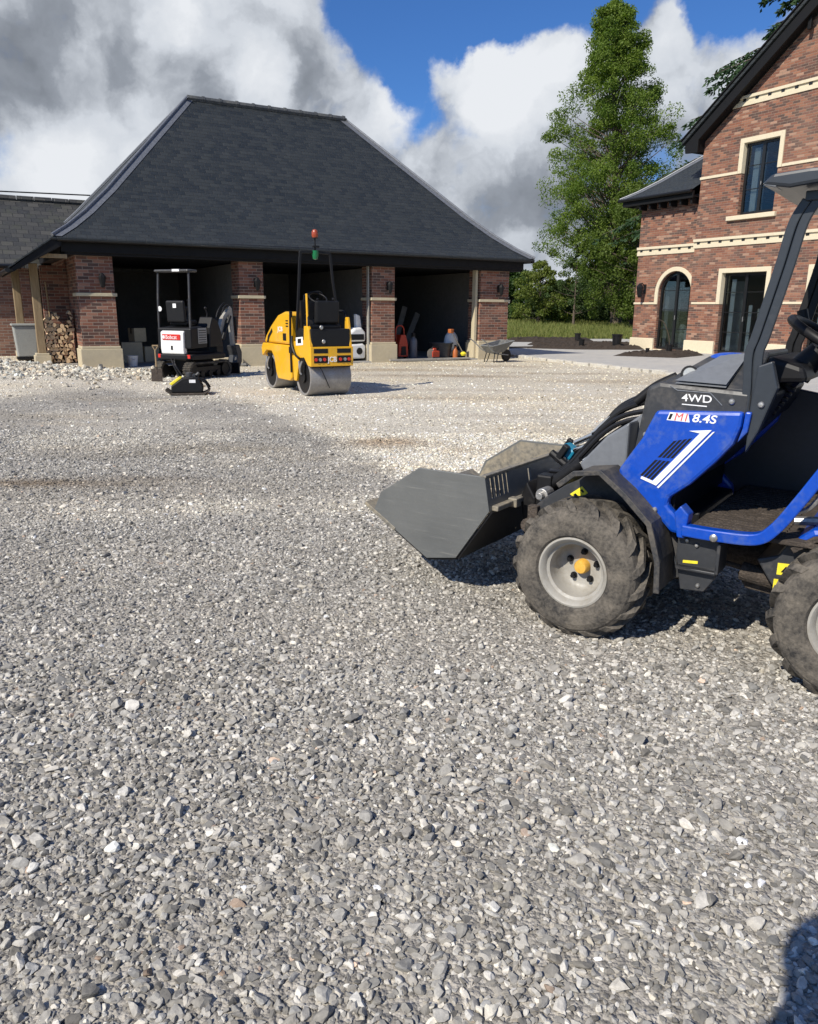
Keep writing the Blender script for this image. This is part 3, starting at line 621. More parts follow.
# side and back walls, inner walls of pale blockwork
G().box(-3.85, -3.55, .62, fz, 0, BT).done('side_wall', 'brick', ga)
G().box(7.47, 7.77, .62, fz, 0, BT).done('side_wall', 'brick', ga)
G().box(-3.55, 7.47, fz - .3, fz, 0, BT).done('back_wall', 'block', ga)
G().box(6.66, 6.735, .10, .26, .05, BT - .01).done('door_jamb', 'stone', ga)
G().box(3.27, 3.30, .10, .20, .05, BT - .01).done('door_jamb', 'boom', ga)
G().box(-.05, .15, .64, fz - .31, .04, BT - .02).done('inner_wall', 'block', ga)
G().box(3.60, 3.80, .64, fz - .31, .04, BT - .02).done('inner_wall', 'block', ga)
G().box(7.26, 7.46, .64, fz - .31, .04, BT - .02).done('inner_wall', 'block', ga)
G().box(-3.54, 7.46, -.02, fz - .31, -.1, .035).done('floor_slab', 'conc', ga)
G().box(-4.05, 7.95, .04, fz + .1, BT, BT + .05).done('soffit', 'fascia', ga)
# fascia beam, gutter
bf = G(); bf.box(-4.13, 8.13, -.12, .04, BT - .02, BT + .20); bf.box(-4.13, 8.13, -.16, -.125, BT + .03, BT + .30); bf.box(-4.13, -4.05, -.12, fz, BT - .02, BT + .3); bf.box(8.05, 8.13, -.12, fz, BT - .02, BT + .3)
bf.done('fascia', 'fascia', ga, bevel=.01)
gu = G()
gu.curve([(-4.2, -.30, 2.76), (2, -.30, 2.77), (8.25, -.30, 2.76)], .055, n=10); gu.curve([(8.32, -.34, 2.74), (8.32, 3, 2.75), (8.32, fz + .3, 2.74)], .055, n=10)
gu.done('gutter', 'gutter', ga, smooth=True)
# hipped roof with a bell-cast foot: rings going up
ex0, ex1, ey0, ey1 = -4.30, 8.36, -.36, 7.76
prof = [(0, 2.79), (.35, 3.02), (.8, 3.38), (1.4, 3.94), (4.06, 6.72)]
rg = G(); rings = []
for d_, z in prof: rings.append(rg.vs([(ex0 + d_, ey0 + d_, z), (ex1 - d_, ey0 + d_, z), (ex1 - d_, ey1 - d_, z), (ex0 + d_, ey1 - d_, z)]))
for a, b_ in zip(rings, rings[1:]):
    for k in range(4): rg.f([a[k], a[(k + 1) % 4], b_[(k + 1) % 4], b_[k]])
bt = rg.vs([(ex0, ey0, 2.74), (ex1, ey0, 2.74), (ex1, ey1, 2.74), (ex0, ey1, 2.74)])
for k in range(4): rg.f([bt[k], bt[(k + 1) % 4], rings[0][(k + 1) % 4], rings[0][k]])
rg.f(bt[::-1]); rg.done('roof', 'slate', ga)
for sx, sy in ((0, 0), (1, 0), (1, 1), (0, 1)):
    hg = G(); pts = []
    for d_, z in prof: pts.append((ex1 - d_ if sx else ex0 + d_, ey1 - d_ if sy else ey0 + d_, z + .03))
    hg.curve(pts, .1, sub=4, rect=(.055, .30)) if False else None
    # lead: two wings folded over the hip
    for dx, dy in (((-1 if sx else 1), 0), (0, (-1 if sy else 1))):
        prev = None
        for (x, y, z) in pts:
            w_ = .19; q = (Vector((x, y, z)), Vector((x + dx * w_, y + dy * w_, z - .012)))
            if prev: hg.poly([prev[0], q[0], q[1], prev[1]])
            prev = q
    hg.tube([Vector(p) + Vector((0, 0, .012)) for p in pts], .035, 8)
    hg.done('hip_flashing', 'lead', ga)
rd = G(); xr0, xr1 = ex0 + 4.06, ex1 - 4.06
k = 0
while xr0 + k * .46 < xr1:
    x = xr0 + k * .46; x2 = min(x + .44, xr1); rd.tube([(x, 3.70, 6.73), (x2, 3.70, 6.73)], .085, 8); rd.tube([(x2 - .05, 3.70, 6.735), (x2 + .02, 3.70, 6.735)], .098, 8); k += 1
rd.done('ridge_tiles', 'ridge', ga)
# lean-to over the log store on the left
ln = G(); ln.prism([(-4.12, 2.62), (-5.12, 2.06), (-5.12, 2.15), (-4.28, 2.80), (-4.12, 2.80)], -.30, 3.6); ln.done('lean_to_roof', 'fascia', ga, bevel=.008)
l2 = G(); l2.poly([(-4.24, -.33, 2.82), (-5.18, -.33, 2.17), (-5.18, 3.7, 2.17), (-4.24, 3.7, 2.82)]); l2.poly([(-4.24, -.33, 2.79), (-5.18, -.33, 2.14), (-5.18, -.33, 2.17), (-4.24, -.33, 2.82)]); l2.done('lean_to_slates', 'slate', ga)
G().curve([(-5.2, -.36, 2.10), (-5.2, 1.5, 2.11), (-5.2, 3.7, 2.10)], .05, n=8).done('gutter', 'gutter', ga, smooth=True)
G().box(-4.72, -4.02, -.16, -.06, 2.38, 2.46).done('beam_end', 'oak', ga)
# log store back wall and slab
G().box(-4.42, -3.86, 1.62, 1.86, .1, 2.3).done('store_wall', 'brick', ga)
G().box(-5.3, -3.90, .72, 1.64, -.1, .115).done('store_slab', 'conc', ga)
for px_, py_ in ((-4.62, .86), (-4.86, 3.05)):
    G().box(px_ - .085, px_ + .085, py_ - .085, py_ + .085, .36, 2.30).done('oak_post', 'oak', ga, bevel=.012)
    s_ = G(); s_.box(px_ - .17, px_ + .17, py_ - .17, py_ + .17, .05, .31); s_.box(px_ - .14, px_ + .14, py_ - .14, py_ + .14, .31, .36); s_.done('post_base', 'stone', ga, bevel=.012)
pole = G(); pole.cyl((-4.33, 1.05, .12), (-4.38, 1.12, 1.92), .018, n=8); tag(pole.done('wooden_pole', 'oak'), 'thin wooden pole leaning upright behind the log stack', 'pole')
o = bpy.data.objects['wooden_pole']; o.location = GO; o.rotation_euler = (0, 0, GROT)

# firewood: every split log on its own
def logmesh(seed, n):
    q = random.Random(seed); g = G(); pts = [(math.cos(2 * math.pi * k / n + q.uniform(-.25, .25)) * .055 * q.uniform(.75, 1.15), math.sin(2 * math.pi * k / n + q.uniform(-.2, .2)) * .055 * q.uniform(.7, 1.1)) for k in range(n)]
    g.prism(pts, -.2, .2); o = g.done('firewood_log', 'bark'); o.data.materials.append(M['log_end'])
    for p in o.data.polygons:
        if abs(p.normal.y) > .9 or (n < 5 and p.index % 2): p.material_index = 1
    return o
lp = [logmesh(s, n) for s, n in ((1, 3), (2, 4), (3, 5), (4, 4), (5, 3), (6, 6))]
used = set(); q = random.Random(11); z = .17; row = 0; cnt = 0
ORD = 'first second third fourth fifth sixth seventh eighth ninth tenth eleventh twelfth thirteenth fourteenth fifteenth sixteenth'.split()
while z < 1.30:
    x = -4.46 + (row % 2) * .045
    top = row >= 10; col_ = -1
    while x < -3.92:
        if top and q.random() < .35: x += .1; continue
        k = q.randrange(6); src = lp[k]; o = src if k not in used else src.copy()
        if k in used: COL.objects.link(o)
        used.add(k); w = gw(x, 1.08 + q.uniform(-.05, .05), z + q.uniform(-.012, .012)); o.location = w; s_ = q.uniform(.85, 1.12)
        o.scale = (s_, 1, s_); o.rotation_euler = (0, q.uniform(0, 6.28), GROT + q.uniform(-.08, .08)); o.rotation_mode = 'XYZ'
        o.rotation_euler = (Matrix.Rotation(GROT + q.uniform(-.06, .06), 3, 'Z') @ Matrix.Rotation(q.uniform(0, 6.28), 3, 'Y')).to_euler()
        col_ += 1; tag(o, 'split firewood log, %s from the left in the %s row up' % (ORD[col_], ORD[row]), 'log', 'split logs stacked in the log store beside the garage'); x += q.uniform(.082, .10); cnt += 1
    z += .088; row += 1

# ------------------------------------------------------------------ old building at the left, its bin and cable
ob = thing('old_barn', 'low old brick building with a mossy slate roof behind the garage', 'building', gw(-9, 5.0), GROT)
G().box(-9, 4.6, 0, .3, 0, 2.5).done('wall', 'brick_old', ob)
G().box(-9.2, 7.5, 4.2, 4.4, 0, 2.5).done('back_wall', 'brick_old', ob)
r_ = G(); r_.poly([(-9.4, -.35, 2.42), (8.6, -.35, 2.42), (8.6, 2.6, 4.36), (-9.4, 2.6, 4.36)]); r_.poly([(-9.4, 5.4, 2.45), (8.6, 5.4, 2.45), (8.6, 2.6, 4.36), (-9.4, 2.6, 4.36)]); r_.poly([(-9.4, -.35, 2.34), (8.6, -.35, 2.34), (8.6, -.35, 2.42), (-9.4, -.35, 2.42)]); r_.done('roof', 'slate_old', ob)
r_ = G()
for k in range(38): r_.tube([(-9.4 + k * .47, 2.6, 4.37), (-9.4 + k * .47 + .45, 2.6, 4.37 + .004 * math.sin(k * 2.1))], .1, 8)
r_.done('ridge_tiles', 'slate_old', ob)
G().curve([(-9.3, -.42, 2.38), (0, -.42, 2.37), (4.4, -.42, 2.38)], .055, n=8).done('gutter', 'gutter', ob)
G().box(2.7, 3.55, -.03, .05, .55, 1.05).done('vent', 'black', ob)
cb = G(); cb.curve([gw(-22, 14, 5.15), gw(-12, 11.5, 4.85), gw(1.5, 9.2, 4.9)], .022, sub=10, n=6); tag(cb.done('overhead_cable', 'hose'), 'thin black cable strung across the sky above the old roof', 'cable')
bn = thing('grey_bin', 'pale grey plastic bin behind the oak post left of the logs', 'bin', gw(-4.80, 2.75, .12), GROT)
b_ = G(); b_.prism([(-.22, -.20), (.22, -.20), (.22, .2), (-.22, .2)], .06, .8, 'XY')
for v in b_.bm.verts:
    if v.co.z > .5: v.co.x *= 1.22; v.co.y *= 1.2
b_.done('body', 'bin', bn, bevel=.03)
G().prism([(-.30, -.27), (.30, -.27), (.30, .27), (-.30, .27)], .80, .85, 'XY').done('rim', 'bin', bn, bevel=.015)
G().box(-.24, .24, -.21, .21, .0, .06).done('base', 'black', bn)

# ------------------------------------------------------------------ house
ho = thing('brick_house', 'two storey red brick house with cream stone dressings and steep black gable', 'house', HO, HROT)
def arch(x0, x1, z0, zs, n=14):
    c = (x0 + x1) / 2; r = (x1 - x0) / 2; pts = [(x0, z0), (x1, z0)]
    return pts + [(c + r * math.cos(math.pi * k / n), zs + r * math.sin(math.pi * k / n)) for k in range(n + 1)]
def rect(x0, x1, z0, z1): return [(x0, z0), (x1, z0), (x1, z1), (x0, z1)]
G().prism(rect(0, 2.62, .0, 5.12), 0, .3, holes=[arch(1.10, 2.54, .10, 2.0)]).done('wing_wall', 'brick_house', ho)
G().box(0, .3, .3, 8, 0, 5.12).done('wing_side_wall', 'brick_house', ho)
gp = [(2.6, 0), (12.4, 0), (12.4, 6.55), (7.5, 10.35), (2.6, 6.62)]
G().prism(gp, -.12, .2, holes=[rect(3.82, 5.46, .08, 2.60), rect(6.93, 8.45, .08, 2.60), rect(4.13, 5.38, 4.30, 6.36)]).done('gable_wall', 'brick_house', ho)
G().box(2.6, 2.85, .2, 8, 5.0, 6.62).done('gable_side_wall', 'brick_house', ho)
for a, b_, y in ((-.05, 1.07, -.07), (2.57, 3.79, -.19), (5.49, 6.88, -.19), (8.5, 12.4, -.19)): G().box(a, b_, y, .25, -.1, .46).done('stone_plinth', 'stone_house', ho, bevel=.02)
G().box(-.06, -.003, .26, 8, -.1, .46).done('stone_plinth', 'stone_house', ho, bevel=.01); G().box(1.073, 2.567, -.03, .25, -.1, .095).done('door_step', 'stone_house', ho, bevel=.01)
for a, b_, y in ((-.03, .94, -.03), (2.70, 3.68, -.15), (5.60, 6.78, -.15), (8.6, 12.4, -.15)): G().box(a, b_, y, y + .08, 1.63, 1.70).done('string_course', 'stone_house', ho, bevel=.008)
for a, b_ in ((2.57, 3.99), (5.52, 12.4)): G().box(a, b_, -.15, -.08, 5.50, 5.58).done('string_course', 'stone_house', ho, bevel=.008)
def arch_ring(xo0, xo1, xi0, xi1, z0, zs, n=16):
    c = (xo0 + xo1) / 2; R0, R1 = (xo1 - xo0) / 2, (xi1 - xi0) / 2
    return [(xo0, z0)] + [(c - R0 * math.cos(math.pi * k / n), zs + R0 * math.sin(math.pi * k / n)) for k in range(n + 1)] + [(xo1, z0), (xi1, z0)] + [(c + R1 * math.cos(math.pi * k / n), zs + R1 * math.sin(math.pi * k / n)) for k in range(n + 1)] + [(xi0, z0)]
G().prism(arch_ring(.95, 2.69, 1.09, 2.55, 1.63, 2.0), -.04, .14).done('arch_surround', 'stone_house', ho, bevel=.008)
def surround(x0, x1, z0, z1, w=.14): return [(x0 - w, z0), (x0 - w, z1 + w), (x1 + w, z1 + w), (x1 + w, z0), (x1, z0), (x1, z1), (x0, z1), (x0, z0)]
for a, b_ in ((3.83, 5.45), (6.94, 8.44)): G().prism(surround(a, b_, 1.63, 2.59), -.155, .1).done('door_surround', 'stone_house', ho, bevel=.008)
G().prism(surround(4.14, 5.37, 5.50, 6.35), -.155, .1).done('window_surround', 'stone_house', ho, bevel=.008)
G().box(3.80, 5.52, -.22, .1, 4.15, 4.28).done('window_sill', 'stone_house', ho, bevel=.012)
def dent(x0, x1, z0, y, st=.43):
    g = G(); g.box(x0, x1, y - .03, y + .06, z0, z0 + .12); g.box(x0, x1, y - .06, y + .06, z0 + .20, z0 + .285); g.box(x0, x1, y - .012, y + .06, z0 + .12, z0 + .20); k = G(); x = x0 + .2
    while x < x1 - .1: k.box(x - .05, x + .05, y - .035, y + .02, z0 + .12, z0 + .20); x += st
    o = g.done('dentil_course', 'stone_house', ho, bevel=.006); k.done('dentil_dark_block', 'window_black', o)  # black blocks in place of the shade inside the dentil gaps
dent(-.05, 2.58, 3.30, 0.); dent(2.56, 12.4, 3.40, -.12); dent(3.35, 11.65, 7.40, -.12)
# black metal doors and windows with slim bars
def french(x0, x1, z0, z1, y, arched=None):
    w = .07
    outer = arch(x0, x1, z0, arched, 14) if arched else rect(x0, x1, z0, z1)
    c = (x0 + x1) / 2
    if arched:
        r = (x1 - x0) / 2 - w; half = lambda s: None
        hl = [(x0 + w, z0 + w), (c - w * .7, z0 + w), (c - w * .7, arched + math.sqrt(r * r - (w * .7) ** 2))] + [(c - r * math.sin(a), arched + r * math.cos(a)) for a in np.linspace(.2, math.pi / 2, 8)]
        hr = [(2 * c - a, b) for a, b in hl]
        holes = [hl, hr]
    else: holes = [rect(x0 + w, c - w * .7, z0 + w, z1 - w), rect(c + w * .7, x1 - w, z0 + w, z1 - w)]
    fr = G().prism(outer, y, y + .06, holes=holes).done('door_frame' if z0 < 1 else 'window', 'window_black', ho)
    bars = G(); n = 4 if z0 < 1 else 3; zt = z1
    for k in range(1, n): zz = z0 + (zt - z0) * k / n + .04; bars.box(x0 + .03, x1 - .03, y + .015, y + .045, zz - .012, zz + .012)
    for xx in ((x0 + c) / 2, (x1 + c) / 2):
        if z0 < 1: pass
    bars.done('glazing_bars', 'window_black', fr)
    gl = G().prism([(x, z) for x, z in (arch(x0 + .02, x1 - .02, z0 + .02, arched, 14) if arched else rect(x0 + .02, x1 - .02, z0 + .02, z1 - .02))], y + .028, y + .034); gl.done('pane', 'glass', fr)
    h_ = G(); h_.cyl((c + .04, y - .04, z0 + (1.0 if z0 < 1 else .8)), (c + .04, y - .04, z0 + (1.15 if z0 < 1 else .9)), .01, n=6); h_.cyl((c + .04, y - .04, z0 + (1.05 if z0 < 1 else .85)), (c + .04, y, z0 + (1.05 if z0 < 1 else .85)), .008, n=6); h_.done('handle', 'steel', fr)
french(1.105, 2.535, .11, 2.70, .10, arched=2.0); french(3.84, 5.44, .10, 2.58, .02); french(6.95, 8.43, .10, 2.58, .02); french(4.15, 5.36, 4.31, 6.34, .0)
# rooms behind the glass
G().box(.32, 12.2, .35, 4.5, 0, .07).done('room_floor', 'room', ho)
G().box(.32, 12.2, 4.5, 4.6, 0, 6.4).done('room_back_wall', 'room', ho)
G().box(.32, 12.2, .32, 4.5, 2.75, 2.85).done('room_ceiling', 'room', ho)
G().box(3.0, 3.12, .3, 4.5, .07, 2.74).done('room_partition', 'room', ho)
wl = G(); wl.box(4.02, 4.18, .14, .16, .12, 2.4); wl.box(4.74, 4.86, .14, .16, .12, 1.6); wl.box(1.28, 1.44, .18, .20, .12, 1.9); wl.box(7.1, 7.25, .14, .16, .12, 2.4); wl.box(4.35, 4.55, .12, .14, 4.4, 6.2); wl.box(1.22, 1.27, .25, .95, .1, 2.2); wl.box(3.98, 4.02, .3, .8, .1, 2.35); wl.box(4.5, 4.56, .9, 1.5, .1, 1.5); wl.box(7.15, 7.2, .3, .9, .1, 2.3); wl.box(4.31, 4.36, .2, .7, 4.4, 6.2); wl.done('white_strips', 'roomwhite', ho)  # white strips added behind the panes to give bright bands in the glass
fu = thing('dust_sheet_pile', 'white dust sheets draped over boxes inside the arched doorway', 'dust sheet', hw(1.75, .62, .08), HROT)
f_ = G(); f_.obox((-.1, 0, .3), (.5, .4, .55)); f_.obox((.28, .1, .38), (.3, .35, .7)); f_.obox((-.38, .15, .2), (.3, .5, .35)); f_.obox((.0, -.02, .72), (.22, .2, .3), Matrix.Rotation(.5, 3, 'Y')); f_.done('sheet', 'roomwhite', fu, bevel=.06)
lamp(.45, 0, 2.16, ho, 1.6)
# roof of the wing: hipped, bell-cast
wg = G(); pr = [(0, 5.20), (.4, 5.42), (.9, 5.76), (3.6, 7.85)]; rings = []
wx0, wy0, wx1, wy1 = -.62, -.50, 9.0, 8.0
for d_, z in pr: rings.append(wg.vs([(wx0 + d_, wy0 + d_, z), (wx1, wy0 + d_, z), (wx1, wy1 - d_, z), (wx0 + d_, wy1 - d_, z)]))
for a, b_ in zip(rings, rings[1:]):
    for k in (0, 2, 3): wg.f([a[k], a[(k + 1) % 4], b_[(k + 1) % 4], b_[k]])
# only the part left of the gable
geom = wg.bm.verts[:] + wg.bm.edges[:] + wg.bm.faces[:]
bmesh.ops.bisect_plane(wg.bm, geom=geom, plane_co=(2.6, 0, 0), plane_no=(1, 0, 0), clear_outer=True)
wg.done('wing_roof', 'slate', ho)
lg = G(); pts = [Vector((wx0 + d_, wy0 + d_, z + .02)) for d_, z in [(0, 5.2), (.4, 5.42), (.9, 5.76), (2.9, 7.31)]]
for dx, dy in ((1, 0), (0, 1)):
    prev = None
    for p in pts:
        q_ = (p, p + Vector((dx * .22, dy * .22, -.01)))
        if prev: lg.poly([prev[0], q_[0], q_[1], prev[1]])
        prev = q_
lg.tube([p + Vector((0, 0, .01)) for p in pts], .03, 8); lg.done('hip_flashing', 'lead', ho)
wf = G(); wf.box(-.54, 2.58, -.42, -.34, 4.96, 5.19); wf.box(-.54, 2.58, -.34, 0.0, 4.99, 5.03); wf.box(-.54, -.46, -.34, 8, 4.96, 5.19); wf.box(-.46, 0, -.34, 8, 4.99, 5.03)
for k in range(6): wf.box(.18 + k * .45, .25 + k * .45, -.34, 0, 4.80, 4.99)
wf.done('fascia', 'fascia', ho, bevel=.008)
G().curve([(-.66, -.50, 5.17), (1, -.50, 5.17), (2.58, -.50, 5.17)], .055, n=10).done('gutter', 'gutter', ho, smooth=True)
# steep gable roof with deep black verge
ax, az_ = 7.5, 10.82; sl_ = .755
lx = 2.02; lz = az_ - sl_ * (ax - lx)
gr = G()
gr.prism([(lx, lz), (ax, az_), (2 * ax - lx, lz), (2 * ax - lx, lz - .10), (ax, az_ - .10), (lx, lz - .10)], -.52, 8); gr.done('gable_roof', 'slate', ho)
br = G(); br.prism([(lx + .1, lz - .10), (ax, az_ - .13), (2 * ax - lx - .1, lz - .10), (2 * ax - lx - .1, lz - .42), (ax, az_ - .50), (lx + .62, lz - .03), (lx + .62, lz - .40), (lx + .13, lz - .36)], -.47, -.40); br.prism([(lx + .3, lz - .20), (ax, az_ - .36), (2 * ax - lx - .3, lz - .2), (2 * ax - lx - .3, lz - .24), (ax, az_ - .42), (lx + .3, lz - .24)], -.40, -.12)
br.prism([(lx - .03, lz - .0), (ax, az_ + .03), (2 * ax - lx, lz), (2 * ax - lx, lz + .05), (ax, az_ + .08), (lx - .03, lz + .05)], -.56, -.48)
br.prism([(lx + .28, lz - .13), (2.62, lz + .28), (2.62, lz - .36), (lx + .28, lz - .36)], -.40, 8); br.done('barge_board', 'fascia', ho, bevel=.008)
fn = G(); fn.obox((6.0, -.30, 9.15), (.10, .10, .5)); fn.prism([(5.6, 9.30), (6.3, 9.50), (6.3, 9.42), (5.6, 9.20)], -.34, -.26); fn.done('gable_truss', 'fascia', ho, bevel=.01)
# ------------------------------------------------------------------ trees, hedge, tall grass
def leaf_cloud(centers, radii, nleaf, size, flat=.75, droop=0.):
    """many small leaf faces spread through clump volumes; returns verts, quads"""
    idx = np.repeat(np.arange(len(centers)), nleaf); n = len(idx)
    d = rng.normal(size=(n, 3)); d /= np.linalg.norm(d, axis=1)[:, None]; rr = rng.uniform(.25, 1., n) ** .6
    p = centers[idx] + d * (rr * radii[idx])[:, None] * np.array([1, 1, flat])
    nrm = rng.normal(size=(n, 3)) + d * .8 + np.array([0, 0, .4]); nrm /= np.linalg.norm(nrm, axis=1)[:, None]
    a = np.cross(nrm, rng.normal(size=(n, 3))); a /= np.linalg.norm(a, axis=1)[:, None]; b = np.cross(nrm, a)
    s = (size * rng.uniform(.6, 1.4, n))[:, None]
    q = np.stack([p - a * s * .55, p - b * s * .35 + a * s * .05, p + a * s * .6 - np.array([0, 0, droop]) * s, p + b * s * .35], 1)
    return q.reshape(-1, 3), idx
def tree(name, x, y, h, label, cat='tree', profile=None, base=.12, ncl=260, nleaf=110, cr=.55, size=.13, c0=(.05, .10, .018), c1=(.10, .16, .03), trunk_r=.3, seed=1, group=None, gap=0., lean=0., shape=None, mat='leaf', rmax=3.):
    q = np.random.default_rng(seed); z0 = float(field_z(x, y)); root = thing(name, label, cat, (x, y, z0), 0, group)
    cen, rad, brs = [], [], []
    for i in range(ncl):
        t_ = base + (1 - base) * q.uniform(0, 1) ** 1.1; R_ = profile(t_) * rmax; az = q.uniform(0, 2 * math.pi); lob = 1 + .26 * math.sin(3 * az + 13 * t_ + seed) + .12 * math.sin(7 * az + 23 * t_)
        rr_ = R_ * lob * math.sqrt(q.uniform(.08, 1.15)) ; c = np.array([rr_ * math.cos(az) + lean * t_, rr_ * math.sin(az), t_ * h])
        cen.append(c); rad.append(cr * q.uniform(.6, 1.3) * (.45 + .55 * min(1, R_ / rmax + .25)))
        if i % 2 == 0: brs.append(c)
    cen, rad = np.array(cen), np.array(rad)
    v, idx = leaf_cloud(cen, rad, nleaf, size); n = len(idx)
    w = q.random(len(cen))[idx] * .6 + rng.random(n) * .4; col = np.array(c0) * (1 - w[:, None]) + np.array(c1) * w[:, None]
    cr_ = raw_mesh('crown', v, np.arange(n * 4), 4, mat, col=np.repeat(col, 4, 0)); cr_.parent = root
    g = G(); tp = [Vector((lean * t_ + .06 * h * .03 * math.sin(5 * t_ + seed), .05 * math.cos(4 * t_ + seed), t_ * h * .95)) for t_ in np.linspace(0, 1, 9)]
    g.tube(tp, [trunk_r * (1.25 if k == 0 else 1) * (1 - .93 * k / 8) for k in range(9)], 8)
    for c in brs:
        t0 = max(.05, c[2] / h - .10 - .05 * q.random()); s_ = Vector((lean * t0, 0, t0 * h)); e_ = Vector(c); m_ = (s_ + e_) / 2 + Vector((0, 0, -.1)); r0 = trunk_r * .28 * (1 - c[2] / h * .6); g.tube([s_, m_, e_], [r0, r0 * .6, r0 * .15], 5)
    g.done('trunk', 'trunk', root, smooth=True); return root
def prof_tall(t):   # columnar with bulging lower half
    return float(np.interp(t, [0, .17, .22, .28, .40, .5, .6, .69, .8, .9, .97, 1.], [.2, .3, .6, .92, 1., .88, .74, .66, .46, .30, .17, .04]))
def prof_round(t): return float(np.interp(t, [0, .15, .35, .6, .8, 1.], [.5, .85, 1., .95, .7, .15]))
def prof_bush(t): return float(np.interp(t, [0, .1, .4, .75, 1.], [.9, 1., 1., .75, .2]))
# tall main tree: foot near px 604
def at(px, dist):  # azimuth column to ground position, used only to lay out the plan
    return ((px - 410) / 752. * dist, dist)
x, y = at(603, 55); tree('tall_tree', x, y, 19.7, 'tall tapering broadleaf tree rising between the garage and the house', profile=prof_tall, rmax=4.8, ncl=680, nleaf=240, cr=.68, size=.105, trunk_r=.34, seed=3, base=.17, lean=-1.5, c0=(.065, .12, .015), c1=(.20, .27, .045))
x, y = at(618, 50); tree('broadleaf_tree', x, y, 8.6, 'bright green rounded tree at the foot of the tall tree', profile=prof_round, rmax=2.9, ncl=200, nleaf=190, cr=.55, size=.115, trunk_r=.16, seed=4, base=.12, c0=(.06, .10, .015), c1=(.14, .19, .035), group=None)
x, y = at(563, 54); tree('thin_tree', x, y, 4.7, 'sparse young tree with thin open crown left of the tall tree', profile=prof_round, rmax=1.7, ncl=34, nleaf=110, cr=.36, size=.10, trunk_r=.09, seed=5, base=.3, c0=(.05, .09, .03), c1=(.10, .15, .05))
x, y = at(530, 56); tree('broadleaf_tree', x, y, 4.3, 'light yellowish green tree just right of the garage corner', profile=prof_round, rmax=1.9, ncl=90, nleaf=150, cr=.42, size=.11, trunk_r=.14, seed=6, base=.15, c0=(.09, .13, .02), c1=(.17, .20, .045))
BK = 'trees of the hedgerow behind the meadow'
k = 0
for px_, d_, h_, rm, dk, lab in ((505, 62, 3.9, 2.2, 0, 'dark green bushy tree hard against the garage corner in the hedgerow'), (548, 60, 2.9, 2.6, 1, 'low dark shrub mass below the yellowish tree in the hedgerow'), (578, 66, 3.5, 2.6, 1, 'mid green hedgerow shrub behind the thin young tree'), (640, 58, 7.6, 3.0, 0, 'dark hedgerow tree behind the left edge of the brick house'), (662, 64, 8.4, 3.4, 0, 'tall dark hedgerow tree hidden mostly behind the house wing'), (596, 70, 4.4, 3.2, 0, 'deep shaded thicket behind the trunk of the tall tree'), (478, 64, 3.6, 2.6, 1, 'hedgerow tree mostly hidden behind the garage right pier'), (625, 75, 6.0, 3.5, 1, 'farthest hedgerow thicket between the tall tree and the house')):
    x, y = at(px_, d_); c0, c1 = ((.025, .055, .014), (.055, .10, .022)) if dk == 0 else ((.05, .085, .03), (.09, .13, .045))
    tree('hedgerow_tree', x, y, h_, lab, profile=prof_bush, rmax=rm, ncl=130, nleaf=95, cr=.62, size=.18, trunk_r=.12, seed=20 + k, base=.04, c0=c0, c1=c1, group=BK); k += 1
for px_, ang in ((592, -.3), (612, .35), (624, .2)):
    pass
# cedar behind the house: tiers of drooping sprays
def cedar(x, y, h, label):
    root = thing('cedar_tree', label, 'tree', (x, y, 0)); g = G(); g.tube([(0, 0, 0), (.1, 0, h * .5), (0, 0, h)], [.45, .28, .04], 8); V, C = [], []
    q = np.random.default_rng(8)
    for t_ in np.linspace(.25, .99, 34):
        for b in range(7):
            az = q.uniform(0, 6.283); L = (1 - t_) ** 1.5 * h * .85 + .4; L *= q.uniform(.75, 1.15); z = t_ * h; d = np.array([math.cos(az), math.sin(az), 0]); sd = np.array([-d[1], d[0], 0])
            P = lambda s: d * L * s + np.array([0, 0, z + L * (.22 * s - .38 * s * s)])
            g.tube([Vector(P(s)) for s in (0, .33, .66, 1.)], [.07, .05, .03, .01], 4)
            m = 340; s = q.uniform(.2, 1.03, m); lat = q.normal(0, .30, m) * (1.1 - s * .55) * min(1., L / 3); base = np.array([P(a) for a in s]) + sd * lat[:, None] - np.array([0, 0, 1]) * (np.abs(lat) * .45 + q.uniform(0, .22, m))[:, None]
            dirs = d * .6 + sd * np.sign(lat)[:, None] * .5 + q.normal(0, .25, (m, 3)) + np.array([0, 0, -.5]); dirs /= np.linalg.norm(dirs, axis=1)[:, None]; ln_ = q.uniform(.16, .34, m)[:, None]; sw = np.cross(dirs, q.normal(size=(m, 3))); sw /= np.linalg.norm(sw, axis=1)[:, None]; sw *= .05
            V.append(np.stack([base - sw, base + dirs * ln_ * .5 - sw * 1.2, base + dirs * ln_, base + dirs * ln_ * .5 + sw * 1.2], 1).reshape(-1, 3)); w = q.random(m)[:, None]; C.append(np.repeat(np.array([.018, .042, .02]) * (1 - w) + np.array([.05, .095, .035]) * w, 4, 0))
    V = np.concatenate(V); o = raw_mesh('crown', V, np.arange(len(V)), 4, 'needle', col=np.concatenate(C)); o.parent = root; g.done('trunk', 'trunk', root); return root
cedar(20.1, 42.0, 22.5, 'dark conifer with drooping branches rising behind the house gable')
